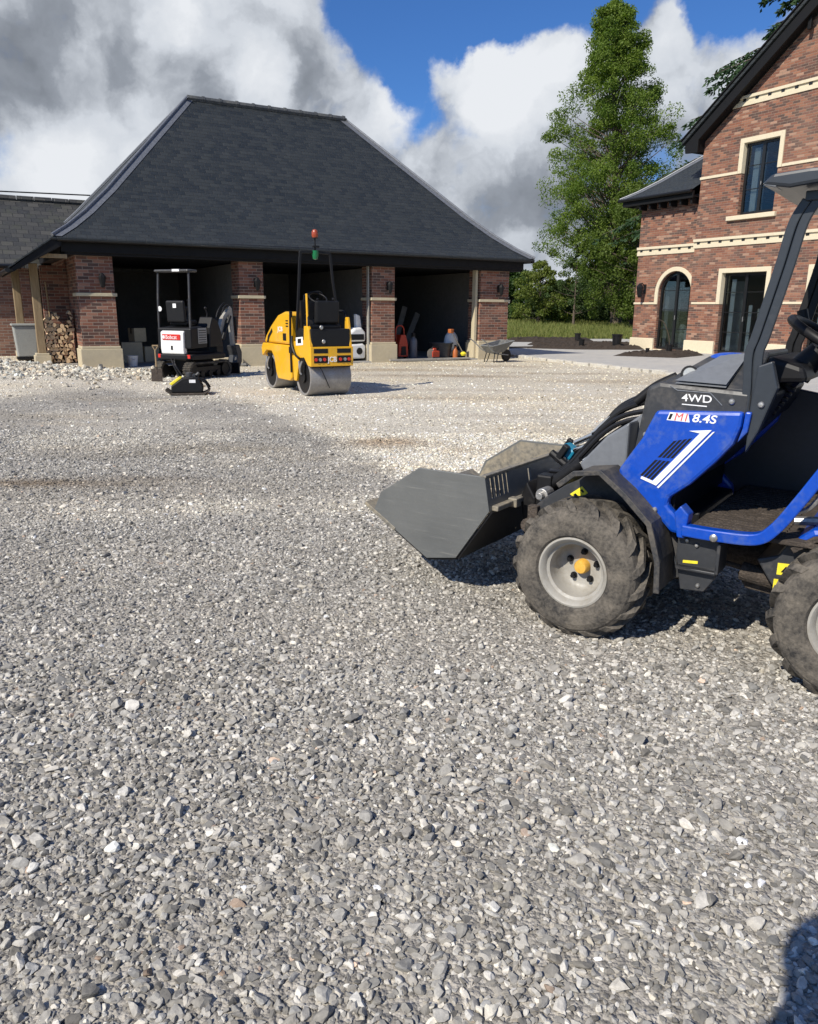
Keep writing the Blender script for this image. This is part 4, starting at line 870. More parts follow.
# tall meadow grass before the hedgerow
n = 75000; y = rng.uniform(39.0, 60, n); x = rng.uniform(-.05, .44, n) * y; z = field_z(x, y); a = rng.uniform(0, 6.28, n); hh = rng.uniform(.14, .48, n) * (.6 + .8 * fbm(x, y, 3.)); dx, dy = np.cos(a) * .035, np.sin(a) * .035; lx_, ly_ = rng.normal(0, .1, n), rng.normal(0, .1, n)
V = np.stack([np.stack([x - dx, y - dy, z - .02], -1), np.stack([x + dx, y + dy, z - .02], -1), np.stack([x + lx_, y + ly_, z + hh], -1)], 1).reshape(-1, 3)
w = rng.random(n)[:, None]; col = np.array([.11, .15, .03]) * (1 - w) + np.array([.26, .26, .09]) * w
o = raw_mesh('meadow_grass', V, np.arange(n * 3), 3, 'grass', col=np.repeat(col, 3, 0)); o['kind'] = 'stuff'; o['label'] = 'tall seeding grass in the meadow behind the paving'
# ------------------------------------------------------------------ blue articulated mini loader (x forward, y towards its left side, z up)
LA = Vector((.705, 3.191, 0)); LU = Vector((-.81915, .57358, 0)); LW = Vector((-.57358, -.81915, 0)); LROT = math.atan2(LU.y, LU.x)
LOFF = Vector((.54, .65, 0))
ld = thing('mini_loader', 'blue and dark grey compact wheel loader with bucket lowered over the gravel', 'loader', LA - LU * .54 - LW * .65, LROT)
def LG(): return G(LOFF)
def wheel(x, y0, sgn, zc=.298):
    """sgn=+1: outer face at y0 looking to +y"""
    r = LG(); c = (x, y0, zc); s = -sgn
    r.lathe([(.001, s * .135), (.085, s * .135), (.10, s * .128), (.112, s * .112), (.116, s * .075), (.120, s * .040), (.132, s * .034), (.140, s * .012), (.150, s * .004), (.158, s * .006), (.160, s * .016), (.150, s * .03), (.150, s * .23), (.001, s * .23)], c=c, n=48)
    o = r.done('wheel', 'rim', ld, smooth=True)
    t = LG(); t.lathe([(.156, s * .012), (.168, -s * .004), (.195, -s * .008), (.232, -s * .006), (.258, s * .004), (.276, s * .022), (.283, s * .05), (.285, s * .13), (.283, s * .21), (.276, s * .238), (.25, s * .26), (.20, s * .266), (.16, s * .25)], c=c, n=72, close=True)
    for side in (0, 1):
        for k in range(17):
            th0 = 2 * math.pi * (k + .5 * side) / 17; prev = None
            for j in range(9):
                u = j / 8; yy = .138 - .122 * u; rad_b = .280
                if u > .72: q_ = (u - .72) / .28; rad_b = .280 - .018 * q_ ** 1.4
                rad_t = rad_b + .029 * (1 - .7 * max(0, (u - .8) / .2)); yy2 = yy - (.0 if u < .8 else .004)
                if side: yy, yy2 = .262 - yy, .262 - yy2
                th = th0 + sgn * .42 * u ** 1.15; hw_ = (.052 if u < .85 else .062)
                ring = []
                for rad, dth, Y in ((rad_b - .015, -hw_ - .012, yy), (rad_t, -hw_, yy2), (rad_t, hw_ * .9, yy2), (rad_b - .015, hw_ + .012, yy)):
                    a = th + dth; ring.append(Vector((x + rad * math.cos(a), y0 + s * Y, zc + rad * math.sin(a))))
                ring = t.vs(ring)
                if prev:
                    for m_ in range(3): t.f([prev[m_], prev[m_ + 1], ring[m_ + 1], ring[m_]])
                else: t.f(ring)
                prev = ring
            t.f(prev[::-1])
    t.done('tyre', 'rubber', o)
    h = LG(); h.lathe([(.001, s * .092), (.026, s * .094), (.031, s * .102), (.033, s * .134)], c=c, n=20); h.done('hub_cap', 'orange_hub', o, smooth=True)
    for k in range(5):
        a = .35 + 2 * math.pi * k / 5; nx, nz = x + .066 * math.cos(a), zc + .066 * math.sin(a)
        n_ = LG(); n_.cyl((nx, y0 + s * .110, nz), (nx, y0 + s * .136, nz), .010, n=6); n_.cyl((nx, y0 + s * .128, nz), (nx, y0 + s * .136, nz), .015, n=12); n_.done('wheel_nut', 'black', o)
M['orange_hub'] = plain('yellow_hub', (.72, .40, .06), .5, 0, .3, (.4, .3, .15), 12.)
for x_, y_, sg in ((0, 0, 1), (-1.085, 0, 1), (0, -1.30, -1), (-1.085, -1.30, -1)): wheel(x_, y_, sg)
# front chassis, side plates
for yo, nm in ((-.28, 'frame_plate'), (-1.04, 'frame_plate')):
    LG().prism([(.341, .40), (.341, .475), (.262, .551), (.09, .674), (.02, .70), (-.14, .64), (-.34, .48), (-.42, .30), (-.30, .24), (.20, .24), (.33, .33)], yo - .02, yo).done(nm, 'darkgrey', ld, bevel=.004)
ax = LG(); ax.box(-.42, .18, -.95, -.36, .24, .56); ax.cyl((0, -.2, .298), (0, -1.1, .298), .06, n=16); ax.cyl((-1.085, -.2, .298), (-1.085, -1.1, .298), .06, n=16); ax.done('front_chassis', 'black', ld, bevel=.01)
# mudguards
def guard(path, y0, y1, nm='mudguard', th=.014, mat='darkgrey'):
    g = LG(); n = len(path); up = []
    for i, (x, z) in enumerate(path):
        a = path[max(i - 1, 0)]; b = path[min(i + 1, n - 1)]; d = Vector((b[0] - a[0], b[1] - a[1])).normalized(); up.append((x + d.y * th, z - d.x * th))
    g.prism(list(path) + up[::-1], y0, y1)
    g.prism(list(path) + [(p[0] * 1.0 + (q_[0] - p[0]) * 1.7, p[1] + (q_[1] - p[1]) * 1.7) for p, q_ in zip(path, up)][::-1], y1 - .012, y1 + .003)
    return g.done(nm, mat if mat != 'darkgrey' else 'guard', ld, bevel=.003)
guard([(.10, .655), (.03, .715), (-.075, .733), (-.18, .655), (-.292, .55), (-.338, .40), (-.345, .27)], -.26, -.045)
guard([(.10, .655), (.03, .715), (-.075, .733), (-.18, .655), (-.292, .55), (-.338, .40), (-.345, .27)], -1.26, -1.045)
# hood: lower body, tapering top with a facet coloured paler for the sunlight on it
hd = LG(); hd.prism([(-.135, .70), (-.155, .84), (-.188, 1.095), (-.24, 1.118), (-.60, 1.10), (-.60, 1.0), (-.565, .92), (-.42, .75), (-.34, .66), (-.25, .64)], -1.08, -.222)
hd.done('hood', 'darkgrey', ld, bevel=.018)
ht = LG(); lo = [(-.24, -.235, 1.112), (-.60, -.235, 1.098), (-.60, -1.07, 1.098), (-.24, -1.07, 1.112)]; hi = [(-.36, -.46, 1.215), (-.60, -.46, 1.245), (-.60, -.86, 1.245), (-.36, -.86, 1.215)]
a = ht.vs(lo); b = ht.vs(hi)
for k in range(4): ht.f([a[k], a[(k + 1) % 4], b[(k + 1) % 4], b[k]])
ht.f(b); ht.f(a[::-1]); ht.done('hood_top', 'darkgrey', ld, bevel=.012)
fc = LG(); A_, B_, C_, D_ = Vector((-.30, -.225, 1.128)), Vector((-.50, -.225, 1.122)), Vector((-.53, -.43, 1.238)), Vector((-.42, -.44, 1.225)); fc.poly([A_, B_, C_, D_]); fc.poly([p - Vector((0, 0, .012)) for p in (A_, B_, C_, D_)]); fc.done('hood_lit_facet', 'facet', ld)
cp = LG(); cp.sphere((-.455, -.47, 1.212), .075, 1.2, .6, .32); cp.done('hood_cap', 'blue', ld, smooth=True)
# worklight on a short black arm
wlt = LG(); wlt.curve([(-.12, -.30, 1.02), (-.20, -.31, 1.09), (-.28, -.32, 1.135)], .022, n=10); wlt.cyl((-.315, -.35, 1.135), (-.335, -.30, 1.150), .030, .036, n=20); w_ = wlt.done('worklight', 'black', ld, smooth=True)
ln_ = LG(); ln_.cyl((-.335, -.300, 1.150), (-.337, -.294, 1.152), .027, .025, n=20); ln_.done('lens', 'galv', w_)
# blue side panels
bp = [(-.100, .735), (-.118, .70), (-.215, .625), (-.347, .497), (-.395, .494), (-.392, .55), (-.325, .612), (-.330, .645), (-.408, .71), (-.50, .815), (-.558, .892), (-.580, .965), (-.584, 1.024), (-.43, 1.014), (-.243, 1.003), (-.205, .915), (-.192, .882)]
for y0, y1 in ((-.245, -.195), (-1.105, -1.055)): LG().prism(bp, y0, y1).done('side_panel', 'blue', ld, bevel=.014)
LG().prism([(-.57, .90), (-.604, .945), (-.612, 1.024), (-.588, 1.024), (-.584, .96)], -.25, -.200).done('panel_edge', 'blue', ld, bevel=.006)
LG().prism([(-.60, .86), (-.64, .95), (-.69, 1.12), (-.66, 1.22), (-.61, 1.20), (-.60, 1.05)], -.26, -.215).done('cab_bracket', 'cabgrey', ld, bevel=.006)
# recess, slots and white slash on the panel
def quadp(pts, y0=-.1962, y1=-.1915): return LG().prism(pts, y0, y1)
def lerp(a, b, t_): return (a[0] + (b[0] - a[0]) * t_, a[1] + (b[1] - a[1]) * t_)
gT, gB = (-.325, .888), (-.192, .722); gT2, gB2 = (-.425, .915), (-.262, .700)
slash = quadp([(-.385, .932), (-.472, .943), (-.272, .690), (-.203, .712), (-.208, .722), (-.256, .708), (-.428, .926)]); sp_ = slash.done('white_slash', 'text_white', ld)
gl_ = quadp([(-.477, .936), (-.485, .938), (-.283, .680), (-.276, .684)]); gl_.done('pinstripe', 'text_white', ld)
sl_g = G(LOFF)
for k in range(4):
    for s0, s1 in ((.03, .46), (.53, .97)):
        a0, a1 = lerp(gB, gB2, .06 + k * .20), lerp(gT, gT2, .06 + k * .20); b0, b1 = lerp(gB, gB2, .19 + k * .20), lerp(gT, gT2, .19 + k * .20)
        sl_g.prism([lerp(a0, a1, s0), lerp(a0, a1, s1), lerp(b0, b1, s1), lerp(b0, b1, s0)], -.197, -.1935)
sl_g.done('vent_slots', 'black', ld)
def bolt(x, y, z, r=.012, m='steel'): LG().lathe([(r, 0), (r, .006), (r * .7, .010), (.001, .011)], c=(x, y, z), n=12).done('bolt', m, ld, smooth=True)
for x, y, z in ((-.201, -.222, .896), (-.53, -.222, 1.058), (-.64, -.213, 1.055), (-.275, -.195, .585)): bolt(x, y, z)
XD, YD = (-1, 0, 0), (0, 0, 1)
text('4WD', 'lettering', 'text_white', ld, .042, (-.335, -.2215, 1.047), XD, (0.05, 0, 1), .0012, 0, LOFF, 1.25, .0003)
LG().prism([(-.338, 1.036), (-.437, 1.034), (-.437, 1.030), (-.338, 1.032)], -.2215, -.220).done('underline', 'text_white', ld)
text('8.4S', 'lettering', 'text_white', ld, .046, (-.390, -.1945, .970), XD, (0.03, 0, 1), .0012, .2, LOFF, 1.22, .0008)
text('M1', 'lettering', 'text_red', ld, .044, (-.318, -.1935, .970), XD, (0.03, 0, 1), .0008, .2, LOFF, 1.05, .0)
LG().prism([(-.290, .968), (-.383, .966), (-.375, 1.0), (-.300, 1.001)], -.1955, -.1945).done('badge_plate', 'text_white', ld)
LG().prism([(-.295, .972), (-.306, .972), (-.314, .995), (-.303, .995)], -.1946, -.1937).done('badge_bar', 'black', ld)
ln2 = G(LOFF)
for p0, p1 in (((-.285, 1.105), (-.315, 1.088)), ((-.315, 1.088), (-.445, 1.086)), ((-.445, 1.086), (-.495, 1.040))): ln2.cyl((p0[0], -.2205, p0[1]), (p1[0], -.2205, p1[1]), .0022, n=5)
ln2.done('hood_line', 'facet', ld)
# operator platform
LG().box(-1.08, -.44, -1.08, -.15, .535, .555).done('floor_tray', 'dirty', ld, bevel=.004)
rb = LG()
for k in range(22): rb.box(-.78, -.46, -1.05 + k * .04, -1.03 + k * .04, .555, .562)
rb.done('floor_ribs', 'dirty', ld)
LG().curve([(-.415, -.14, .535), (-.55, -.13, .537), (-.695, -.13, .548), (-.76, -.13, .60), (-.83, -.13, .715), (-.95, -.13, .93), (-1.05, -.13, 1.05)], .03, sub=6, rect=(.052, .046)).done('sill_rail', 'blue', ld, bevel=.006)
LG().prism([(-.395, .50), (-.425, .50), (-.435, .60), (-.40, .635), (-.375, .60)], -.20, -.125).done('sill_post', 'blue', ld, bevel=.006)
LG().prism([(-.22, .50), (-1.12, .50), (-1.12, 1.0), (-.95, 1.06), (-.80, 1.02), (-.62, 1.05), (-.22, 1.0)], -1.12, -1.09).done('far_side_panel', 'cabgrey', ld, bevel=.006)
LG().box(-1.14, -1.10, -1.08, -.2, .5, 1.05).done('seat_box', 'black', ld, bevel=.01)
LG().prism([(-.98, 1.04), (-1.45, 1.0), (-1.47, 1.12), (-1.0, 1.14)], -.88, -.42).done('seat', 'black', ld, bevel=.03)
LG().prism([(-1.42, 1.1), (-1.52, 1.1), (-1.60, 1.62), (-1.53, 1.64)], -.88, -.42).done('seat_back', 'black', ld, bevel=.03)
LG().prism([(-.30, .56), (-.34, .56), (-.34, .98), (-.56, 1.06), (-.56, 1.09), (-.28, 1.08)], -1.07, -.25).done('firewall', 'black', ld)
LG().prism([(-.56, .95), (-.60, .95), (-.66, 1.08), (-.60, 1.14)], -1.05, -.40).done('dashboard', 'black', ld, bevel=.01)
LG().prism([(-.60, 1.12), (-.76, 1.13), (-.74, 1.19), (-.60, 1.23)], -1.0, -.42).done('dash_top', 'black', ld, bevel=.02)
sw = LG(); sw.curve([(-.55, -.64, .95), (-.62, -.64, 1.07), (-.70, -.65, 1.18)], .040, n=12)
for k in range(6): t_ = .1 + k * .13; sw.torus((-.57 - .10 * t_, -.64, .98 + .16 * t_), .040, .010, (-.5, 0, .85), n=18, k=6)
sw.cyl((-.68, -.65, 1.15), (-.76, -.65, 1.25), .062, .045, n=18); sw.done('steering_column', 'black', ld, smooth=True)
lv = LG(); lv.curve([(-.60, -.50, 1.03), (-.615, -.50, 1.08), (-.63, -.50, 1.12)], .017, n=8); lv.done('column_lever', 'steel', ld)
st = LG(); st.torus((-.80, -.65, 1.28), .185, .020, (-.5, 0, .86)); st.cyl((-.80, -.65, 1.255), (-.78, -.65, 1.285), .04, n=16)
for a in (0, 2.1, 4.2): st.cyl((-.79, -.65, 1.265), Vector((-.80, -.65, 1.28)) + Vector((.86, 0, .5)) * .18 * math.cos(a) + Vector((0, 1, 0)) * .18 * math.sin(a), .011, n=8)
st.cyl((-.66, -.80, 1.36), (-.645, -.80, 1.41), .022, n=12); st.done('steering_wheel', 'black', ld, smooth=True)
# roll-over frame: curved front posts, roof
for y_ in (-.235, -1.065):
    g = LG(); path = [(-.575, 1.0), (-.578, 1.10), (-.570, 1.24), (-.588, 1.318), (-.64, 1.565), (-.668, 1.713), (-.705, 1.79)]
    g.curve([(x, y_, z) for x, z in path], .03, sub=6, rect=(.032, .022)); g.curve([(x - .019, y_ - .010, z) for x, z in path], .03, sub=6, rect=(.020, .018)); g.curve([(x - .036, y_, z) for x, z in path], .03, sub=6, rect=(.032, .018)); g.done('front_post', 'cabgrey' if y_ > -.5 else 'black', ld, bevel=.004)
    g = LG(); g.curve([(-.70, y_, 1.802), (-1.2, y_, 1.808), (-1.75, y_, 1.80)], .03, rect=(.036, .034)); g.curve([(-1.72, y_, 1.79), (-1.74, y_, 1.2), (-1.70, y_, .8)], .03, rect=(.06, .05)); g.done('roof_rail', 'cabgrey', ld, bevel=.004)
g = LG(); g.prism([(-.565, 1.838), (-.60, 1.872), (-.72, 1.882), (-1.80, 1.890), (-1.80, 1.845), (-.75, 1.832), (-.66, 1.822)], -1.17, -.125); g.done('roof', 'cabgrey', ld, bevel=.012)
LG().prism([(-.572, 1.836), (-.585, 1.850), (-.62, 1.832), (-.615, 1.826)], -.24, -.13).done('roof_lamp', 'facet', ld, bevel=.004)
# bracket below the platform, step box
g = LG(); g.prism([(-.389, .413), (-.391, .495), (-.563, .509), (-.567, .379), (-.547, .332), (-.514, .277), (-.419, .269)], -.19, -.165); g.box(-.56, -.40, -.24, -.13, .365, .378); g.prism([(-.39, .42), (-.40, .365), (-.56, .385), (-.56, .42), (-.56, .39), (-.41, .372)], -.14, -.13); g.box(-.57, -.555, -.26, -.13, .37, .50); g.done('step_bracket', 'darkgrey', ld, bevel=.004)
LG().prism([(-.42, .386), (-.48, .392), (-.48, .404), (-.42, .398)], -.165, -.1635).done('warning_sticker', 'sticker', ld)
for x, z in ((-.43, .485), (-.49, .300), (-.47, .47)): bolt(x, -.165, z, .009)
bolt(-.545, -.105, .53, .016)
# articulation and rear body
g = LG(); g.cyl((-.45, -.55, .36), (-.90, -.55, .38), .07, n=16); g.cyl((-.62, -.32, .35), (-.78, -.32, .33), .040, .036, n=14); g.prism([(-.60, .33), (-.64, .27), (-.76, .26), (-.77, .36), (-.70, .38)], -.40, -.34); g.cyl((-.55, -.32, .372), (-.64, -.32, .36), .012, n=8); g.done('articulation_joint', 'dirty', ld, bevel=.006)
g = LG(); g.prism([(-.69, .44), (-.77, .47), (-.80, .53), (-1.12, .56), (-1.8, .60), (-1.8, .28), (-.95, .24), (-.80, .30), (-.745, .36)], -1.08, -.22); g.done('rear_chassis', 'darkgrey', ld, bevel=.008)
for k, (x, z) in enumerate(((-.797, .418), (-.790, .350))):
    LG().prism([(x + .026, z - .026), (x + .026, z + .022), (x - .034, z + .026), (x - .034, z - .022)], -.22, -.2185).done('warning_sticker', 'sticker', ld)
    LG().prism([(x + .012, z - .014), (x - .022, z - .012), (x - .005, z + .014)], -.2185, -.2175).done('warning_sign', 'black', ld)
guard([(-.83, .505), (-.90, .56), (-1.03, .60), (-1.2, .61), (-1.34, .52)], -.24, -.16, 'rear_mudguard', mat='dirty')
g = LG(); g.prism([(-.80, .53), (-.88, .60), (-1.12, .64), (-1.12, 1.0), (-1.5, 1.05), (-1.95, .98), (-1.95, .60), (-1.5, .58)], -1.10, -.20); g.done('engine_cover', 'blue', ld, bevel=.02)
g = LG(); g.curve([(-.80, -.16, .66), (-.86, -.15, .69), (-.92, -.15, .78)], .010, n=6); g.curve([(-.80, -.3, .60), (-.95, -.3, .62)], .018, n=8); g.done('grab_hoop', 'steel', ld)
# yellow label on the front frame
LG().prism([(.147, .577), (.091, .622), (.060, .594), (.111, .554)], -.28, -.2785).done('warning_sticker', 'sticker', ld); g = LG(); g.prism([(.130, .577), (.120, .585), (.105, .573), (.113, .566)], -.2785, -.2775); g.prism([(.098, .602), (.090, .609), (.078, .597), (.084, .591)], -.2785, -.2775); g.done('warning_sign', 'black', ld)
# boom, rams, quick hitch
g = LG(); g.prism([(-.12, .90), (.0, .90), (.38, .60), (.44, .48), (.38, .44), (.28, .50), (-.10, .74)], -.73, -.57); g.done('boom', 'black', ld, bevel=.012)
g = LG(); g.prism([(-.14, .98), (.03, .84), (.12, .70), (-.06, .64), (-.15, .70)], -.46, -.42); g.prism([(-.10, .66), (.08, .66), (.12, .72), (.0, .86), (-.10, .93)], -.42, -.30); g.done('boom_casing', 'facet', ld, bevel=.01)
g = LG(); g.cyl((.20, -.44, .665), (-.08, -.44, .90), .014, n=12); g.done('lift_ram_rod', 'chrome', ld); g = LG(); g.cyl((.36, -.44, .535), (.16, -.44, .70), .030, n=14); g.cyl((.30, -.56, .575), (.14, -.56, .73), .028, n=14); g.done('lift_ram', 'black', ld, smooth=True)
g = LG(); g.prism([(.38, .26), (.43, .26), (.46, .50), (.43, .58), (.38, .50)], -.98, -.40); g.box(.30, .38, -.48, -.40, .42, .62); g.box(.30, .38, -.90, -.82, .42, .62); g.done('quick_hitch', 'black', ld, bevel=.01)
g = LG(); g.cyl((.30, -.30, .545), (.30, -.38, .545), .032, n=16); g.cyl((.30, -.27, .545), (.30, -.30, .545), .018, n=12); g.done('hitch_pin', 'steel', ld, bevel=.003)
g = LG(); g.cyl((.34, -.24, .40), (.34, -.30, .40), .035, n=14); g.obox((.30, -.25, .38), (.06, .03, .12), Matrix.Rotation(.4, 3, 'Y')); g.obox((.32, -.27, .46), (.05, .04, .08)); g.done('hitch_lug', 'dirty', ld, bevel=.004)
g = LG(); g.obox((.325, -.66, .705), (.075, .085, .06), Matrix.Rotation(-.55, 3, 'Y')); cpl = g.done('hose_coupler', 'cyan', ld, bevel=.012)
g = LG()
for dz, dy in ((.02, -.03), (-.02, .03), (.02, .03), (-.02, -.03)): g.cyl((.285, -.66 + dy, .735 + dz), (.18, -.63 + dy, .79 + dz), .014, n=10); 
g.curve([(.20, -.61, .76), (.14, -.585, .83), (.07, -.57, .885)], .015, n=8); g.curve([(.22, -.66, .79), (.15, -.64, .86), (.10, -.62, .90)], .015, n=8); g.done('hose_fittings', 'chrome', ld, smooth=True)
g = LG(); g.obox((.34, -.60, .70), (.03, .035, .10), Matrix.Rotation(-.55, 3, 'Y')); g.obox((.36, -.70, .72), (.03, .03, .09), Matrix.Rotation(-.55, 3, 'Y')); g.cyl((.40, -.60, .70), (.28, -.60, .62), .02, n=8); g.done('coupler_clamp', 'black', ld, bevel=.004)
for k, (a, b_) in enumerate((((.19, -.64, .80), .0), ((.19, -.66, .77), .03), ((.20, -.62, .76), -.03), ((.21, -.68, .75), .06))):
    g = LG(); g.curve([a, (.12, -.60 - b_, .87 + b_ * .5), (.03, -.58 - b_, .955 + b_ * .4), (-.10, -.56 - b_, 1.01 + b_ * .3), (-.22, -.55 - b_, 1.03)], .013, n=8); g.done('hydraulic_hose', 'hose', ld, smooth=True)
for k, (y_, dz) in enumerate(((-.52, 0), (-.50, -.03))):
    g = LG(); g.curve([(.36, y_, .62 + dz), (.28, y_ + .02, .64 + dz), (.20, y_ + .01, .74 + dz), (.10, y_, .86 + dz), (.0, y_, .93 + dz), (-.15, y_, .97 + dz)], .012, n=8); g.done('hydraulic_hose', 'hose', ld, smooth=True)
# bucket
by0, by1 = -1.205, -.11
sp = [(.88, .637), (1.118, .48), (1.165, .374), (.827, .178), (.655, .211), (.476, .474), (.506, .639)]
for a, b_ in ((by1 - .012, by1), (by0, by0 + .012)): LG().prism(sp, a, b_).done('bucket_side', 'bucket', ld, bevel=.003)
g = LG()
def slab(p, q_, th, y0, y1, g=g):
    d = Vector((q_[0] - p[0], q_[1] - p[1])).normalized(); n = Vector((-d.y, d.x)) * th; g.prism([p, q_, (q_[0] + n.x, q_[1] + n.y), (p[0] + n.x, p[1] + n.y)], y0, y1)
yA, yB = by0 + .012, by1 - .012
slab((1.165, .374), (.827, .178), .012, yA, yB, g); slab((.827, .178), (.655, .211), .012, yA, yB, g); slab((.655, .211), (.476, .474), .012, yA, yB, g)
g.done('bucket_floor', 'black', ld)  # black colour holds the shade of the unlit underside
g = LG(); slab((1.160, .385), (.825, .192), .003, yA + .002, yB - .002, g); slab((.825, .192), (.662, .224), .003, yA + .002, yB - .002, g); g.done('bucket_liner', 'bucket_in', ld)
g = LG(); slab((1.225, .400), (1.03, .287), -.020, by0 - .004, by1 + .004, g); g.done('cutting_edge', 'bucket_in', ld, bevel=.003)
slb = [(.872, .628), (1.10, .478), (1.15, .38), (.83, .192), (.66, .224), (.49, .476), (.514, .628)]
LG().prism(slb, by0 + .0125, by0 + .0155).done('side_lit_face', 'bucket_in', ld)  # dirty steel sheet, coloured paler for the sunlight on the far inner side
# slotted back plate
bk = LG(); H = .175; d2 = Vector((.506 - .476, .639 - .474)).normalized()
holes = [rect(y - .012, y + .012, .055, .155) for y in (-.165, -.205, -.245, -.285, -.325)] + [rect(-.575, -.545, .075, .14)] + [rect(y - .012, y + .012, .055, .155) for y in (-1.02, -1.06, -1.10, -1.14)]
bk.prism([(yA, 0), (yB, 0), (yB, H - .008), (yA, H - .008)], 0, .010, 'YZ', holes=holes)
for v in bk.bm.verts:
    h_, t_, y_ = v.co.z, v.co.x, v.co.y; v.co = Vector((.476 + d2.x * h_ + t_ * d2.y, y_, .474 + d2.y * h_ - t_ * d2.x))
bk.done('bucket_back', 'bucket', ld)
g = LG(); g.box(.500, .530, by0, by1, .632, .645); g.done('bucket_rim', 'bucket_in', ld, bevel=.003)
g = LG(); g.obox((.462, -.42, .486), (.035, .56, .026)); g.obox((.452, -.32, .486), (.05, .05, .045)); g.obox((.452, -.52, .49), (.05, .06, .04)); g.done('hitch_lip', 'bucket_in', ld, bevel=.005)
# gravel left inside the bucket
n = 700; x = rng.uniform(.62, 1.08, n); y = rng.uniform(-1.18, -.14, n); r = rng.uniform(.007, .02, n)
V, F, C = stones(x, y, r, np.clip(np.array([.36, .31, .24]) * rng.uniform(.6, 1.4, (n, 1)), 0, .8), P1)
zfl = np.interp(x, [.62, .66, .83, 1.08], [.25, .225, .195, .335]); base_z = yard_z(x, y)
nv = len(P1[0][0]); V = V.reshape(-1, nv, 3)
V[:, :, 2] += (np.interp(V[:, :, 0].mean(1), [.62, .66, .83, 1.08], [.25, .225, .195, .335]) - yard_z(V[:, :, 0].mean(1), V[:, :, 1].mean(1)))[:, None] + .012
V = V.reshape(-1, 3) + np.array([LOFF.x, LOFF.y, 0])
o = raw_mesh('bucket_gravel', V, F.ravel(), 3, 'pebble', col=C); o.matrix_world = ld.matrix_basis.copy(); o['kind'] = 'stuff'; o['label'] = 'stone chips lying in the loader bucket'
o.location = ld.location; o.rotation_euler = ld.rotation_euler

# ------------------------------------------------------------------ yellow tandem roller (x right, y forward/away, z up)
RAZ = R(-31); RV = Vector((math.sin(RAZ), math.cos(RAZ), 0)); RR = Vector((RV.y, -RV.x, 0)); RA = Vector((-1.75, 12.91, 0))
ro = thing('road_roller', 'yellow ride on tandem roller seen from behind with a tall black roll bar', 'road roller', RA + RR * .36 + RV * .72, math.atan2(RR.y, RR.x)); ro.scale = (.91, 1, 1)
RO = Vector((-.4, -.72, 0))
def RG(): return G(RO)
def drum(y):
    d = RG(); d.lathe([(.26, .03), (.27, 0), (.298, 0), (.302, .012), (.302, .788), (.298, .80), (.27, .80), (.26, .77)], c=(0, y, .30), axis='X', n=56); o = d.done('drum', 'drum', ro, smooth=True)
    for s in (0, 1):
        x0 = .015 if s == 0 else .785; e = RG(); e.lathe([(.255, x0), (.12, x0 + (.03 if s == 0 else -.03)), (.10, x0), (.001, x0)], c=(0, y, .30), axis='X', n=30); e.done('drum_hub', 'black', o, smooth=True)
        e = RG(); x0 = -.02 if s == 0 else .80; e.prism([(y - .06, .30), (y + .06, .30), (y + .10, .62), (y - .10, .62)], x0, x0 + .022, 'YZ'); e.cyl((x0, y, .30), (x0 + .022, y, .30), .09, n=20); e.done('drum_fork', 'black', o, bevel=.003)
        e = RG(); e.curve([(x0 - .03, y - .06, .56), (x0 - .05, y - .02, .46), (x0 - .03, y + .02, .36)], .018, n=8); e.curve([(x0 - .03, y + .06, .56), (x0 - .04, y + .03, .44), (x0 - .02, y, .34)], .014, n=8); e.done('drum_hose', 'steel', o, smooth=True)
drum(0); drum(1.46)
# rear yellow frame with light panel
g = RG(); g.prism([(-.34, .49), (-.34, .82), (-.30, 1.06), (-.26, 1.12), (-.12, 1.12), (-.10, .90), (.36, .86), (.40, .64), (.34, .22), (.24, .22), (.10, .60), (-.10, .62), (-.24, .50)], -.03, .035, 'YZ'); g.done('side_frame', 'yellow', ro, bevel=.012)
g = RG(); g.prism([(-.34, .49), (-.34, .82), (-.30, 1.10), (-.26, 1.26), (-.18, 1.26), (-.10, .90), (.36, .86), (.40, .64), (.34, .22), (.24, .22), (.10, .60), (-.10, .62), (-.24, .50)], .745, .80, 'YZ'); g.done('side_frame', 'yellow', ro, bevel=.012)
RG().box(-.03, .80, -.375, -.34, .49, .80).done('rear_panel', 'yellow', ro, bevel=.008)
RG().box(.0, .765, -.335, .30, .78, 1.08).done('engine_box', 'black', ro, bevel=.02)
g = RG(); g.box(.0, .765, -.30, .10, .50, .78); g.box(.10, .66, -.20, .18, 1.08, 1.14); g.done('rear_body', 'black', ro, bevel=.015)
for x0 in (.03, .48):
    RG().box(x0, x0 + .27, -.379, -.372, .70, .77).done('panel_slot', 'black', ro)
    RG().box(x0, x0 + .27, -.379, -.372, .545, .66).done('lamp_recess', 'black', ro)
for x0, m_ in ((.055, 'redp'), (.135, 'steel'), (.22, 'redp'), (.53, 'redp'), (.62, 'steel'), (.70, 'redp')):
    RG().lathe([(.027, -.395), (.027, -.378)], c=(x0 + .01, 0, .60), axis='Y', n=16).done('lamp', m_, ro)
for y_ in (.60,): text('JCB', 'lettering', 'text_white', ro, .115, (.295, -.380, .562), (1, 0, 0), (0, 0, 1), .003, .0, RO, 1.0, .001)
# wire hanging on the drum
g = RG(); g.curve([(.10, -.30, .56), (.20, -.335, .42), (.36, -.30, .14)], .008, n=6); g.curve([(.44, -.31, .56), (.45, -.32, .50), (.42, -.31, .46)], .008, n=6); g.box(.02, .78, -.31, -.27, .47, .52); g.done('scraper', 'black', ro)
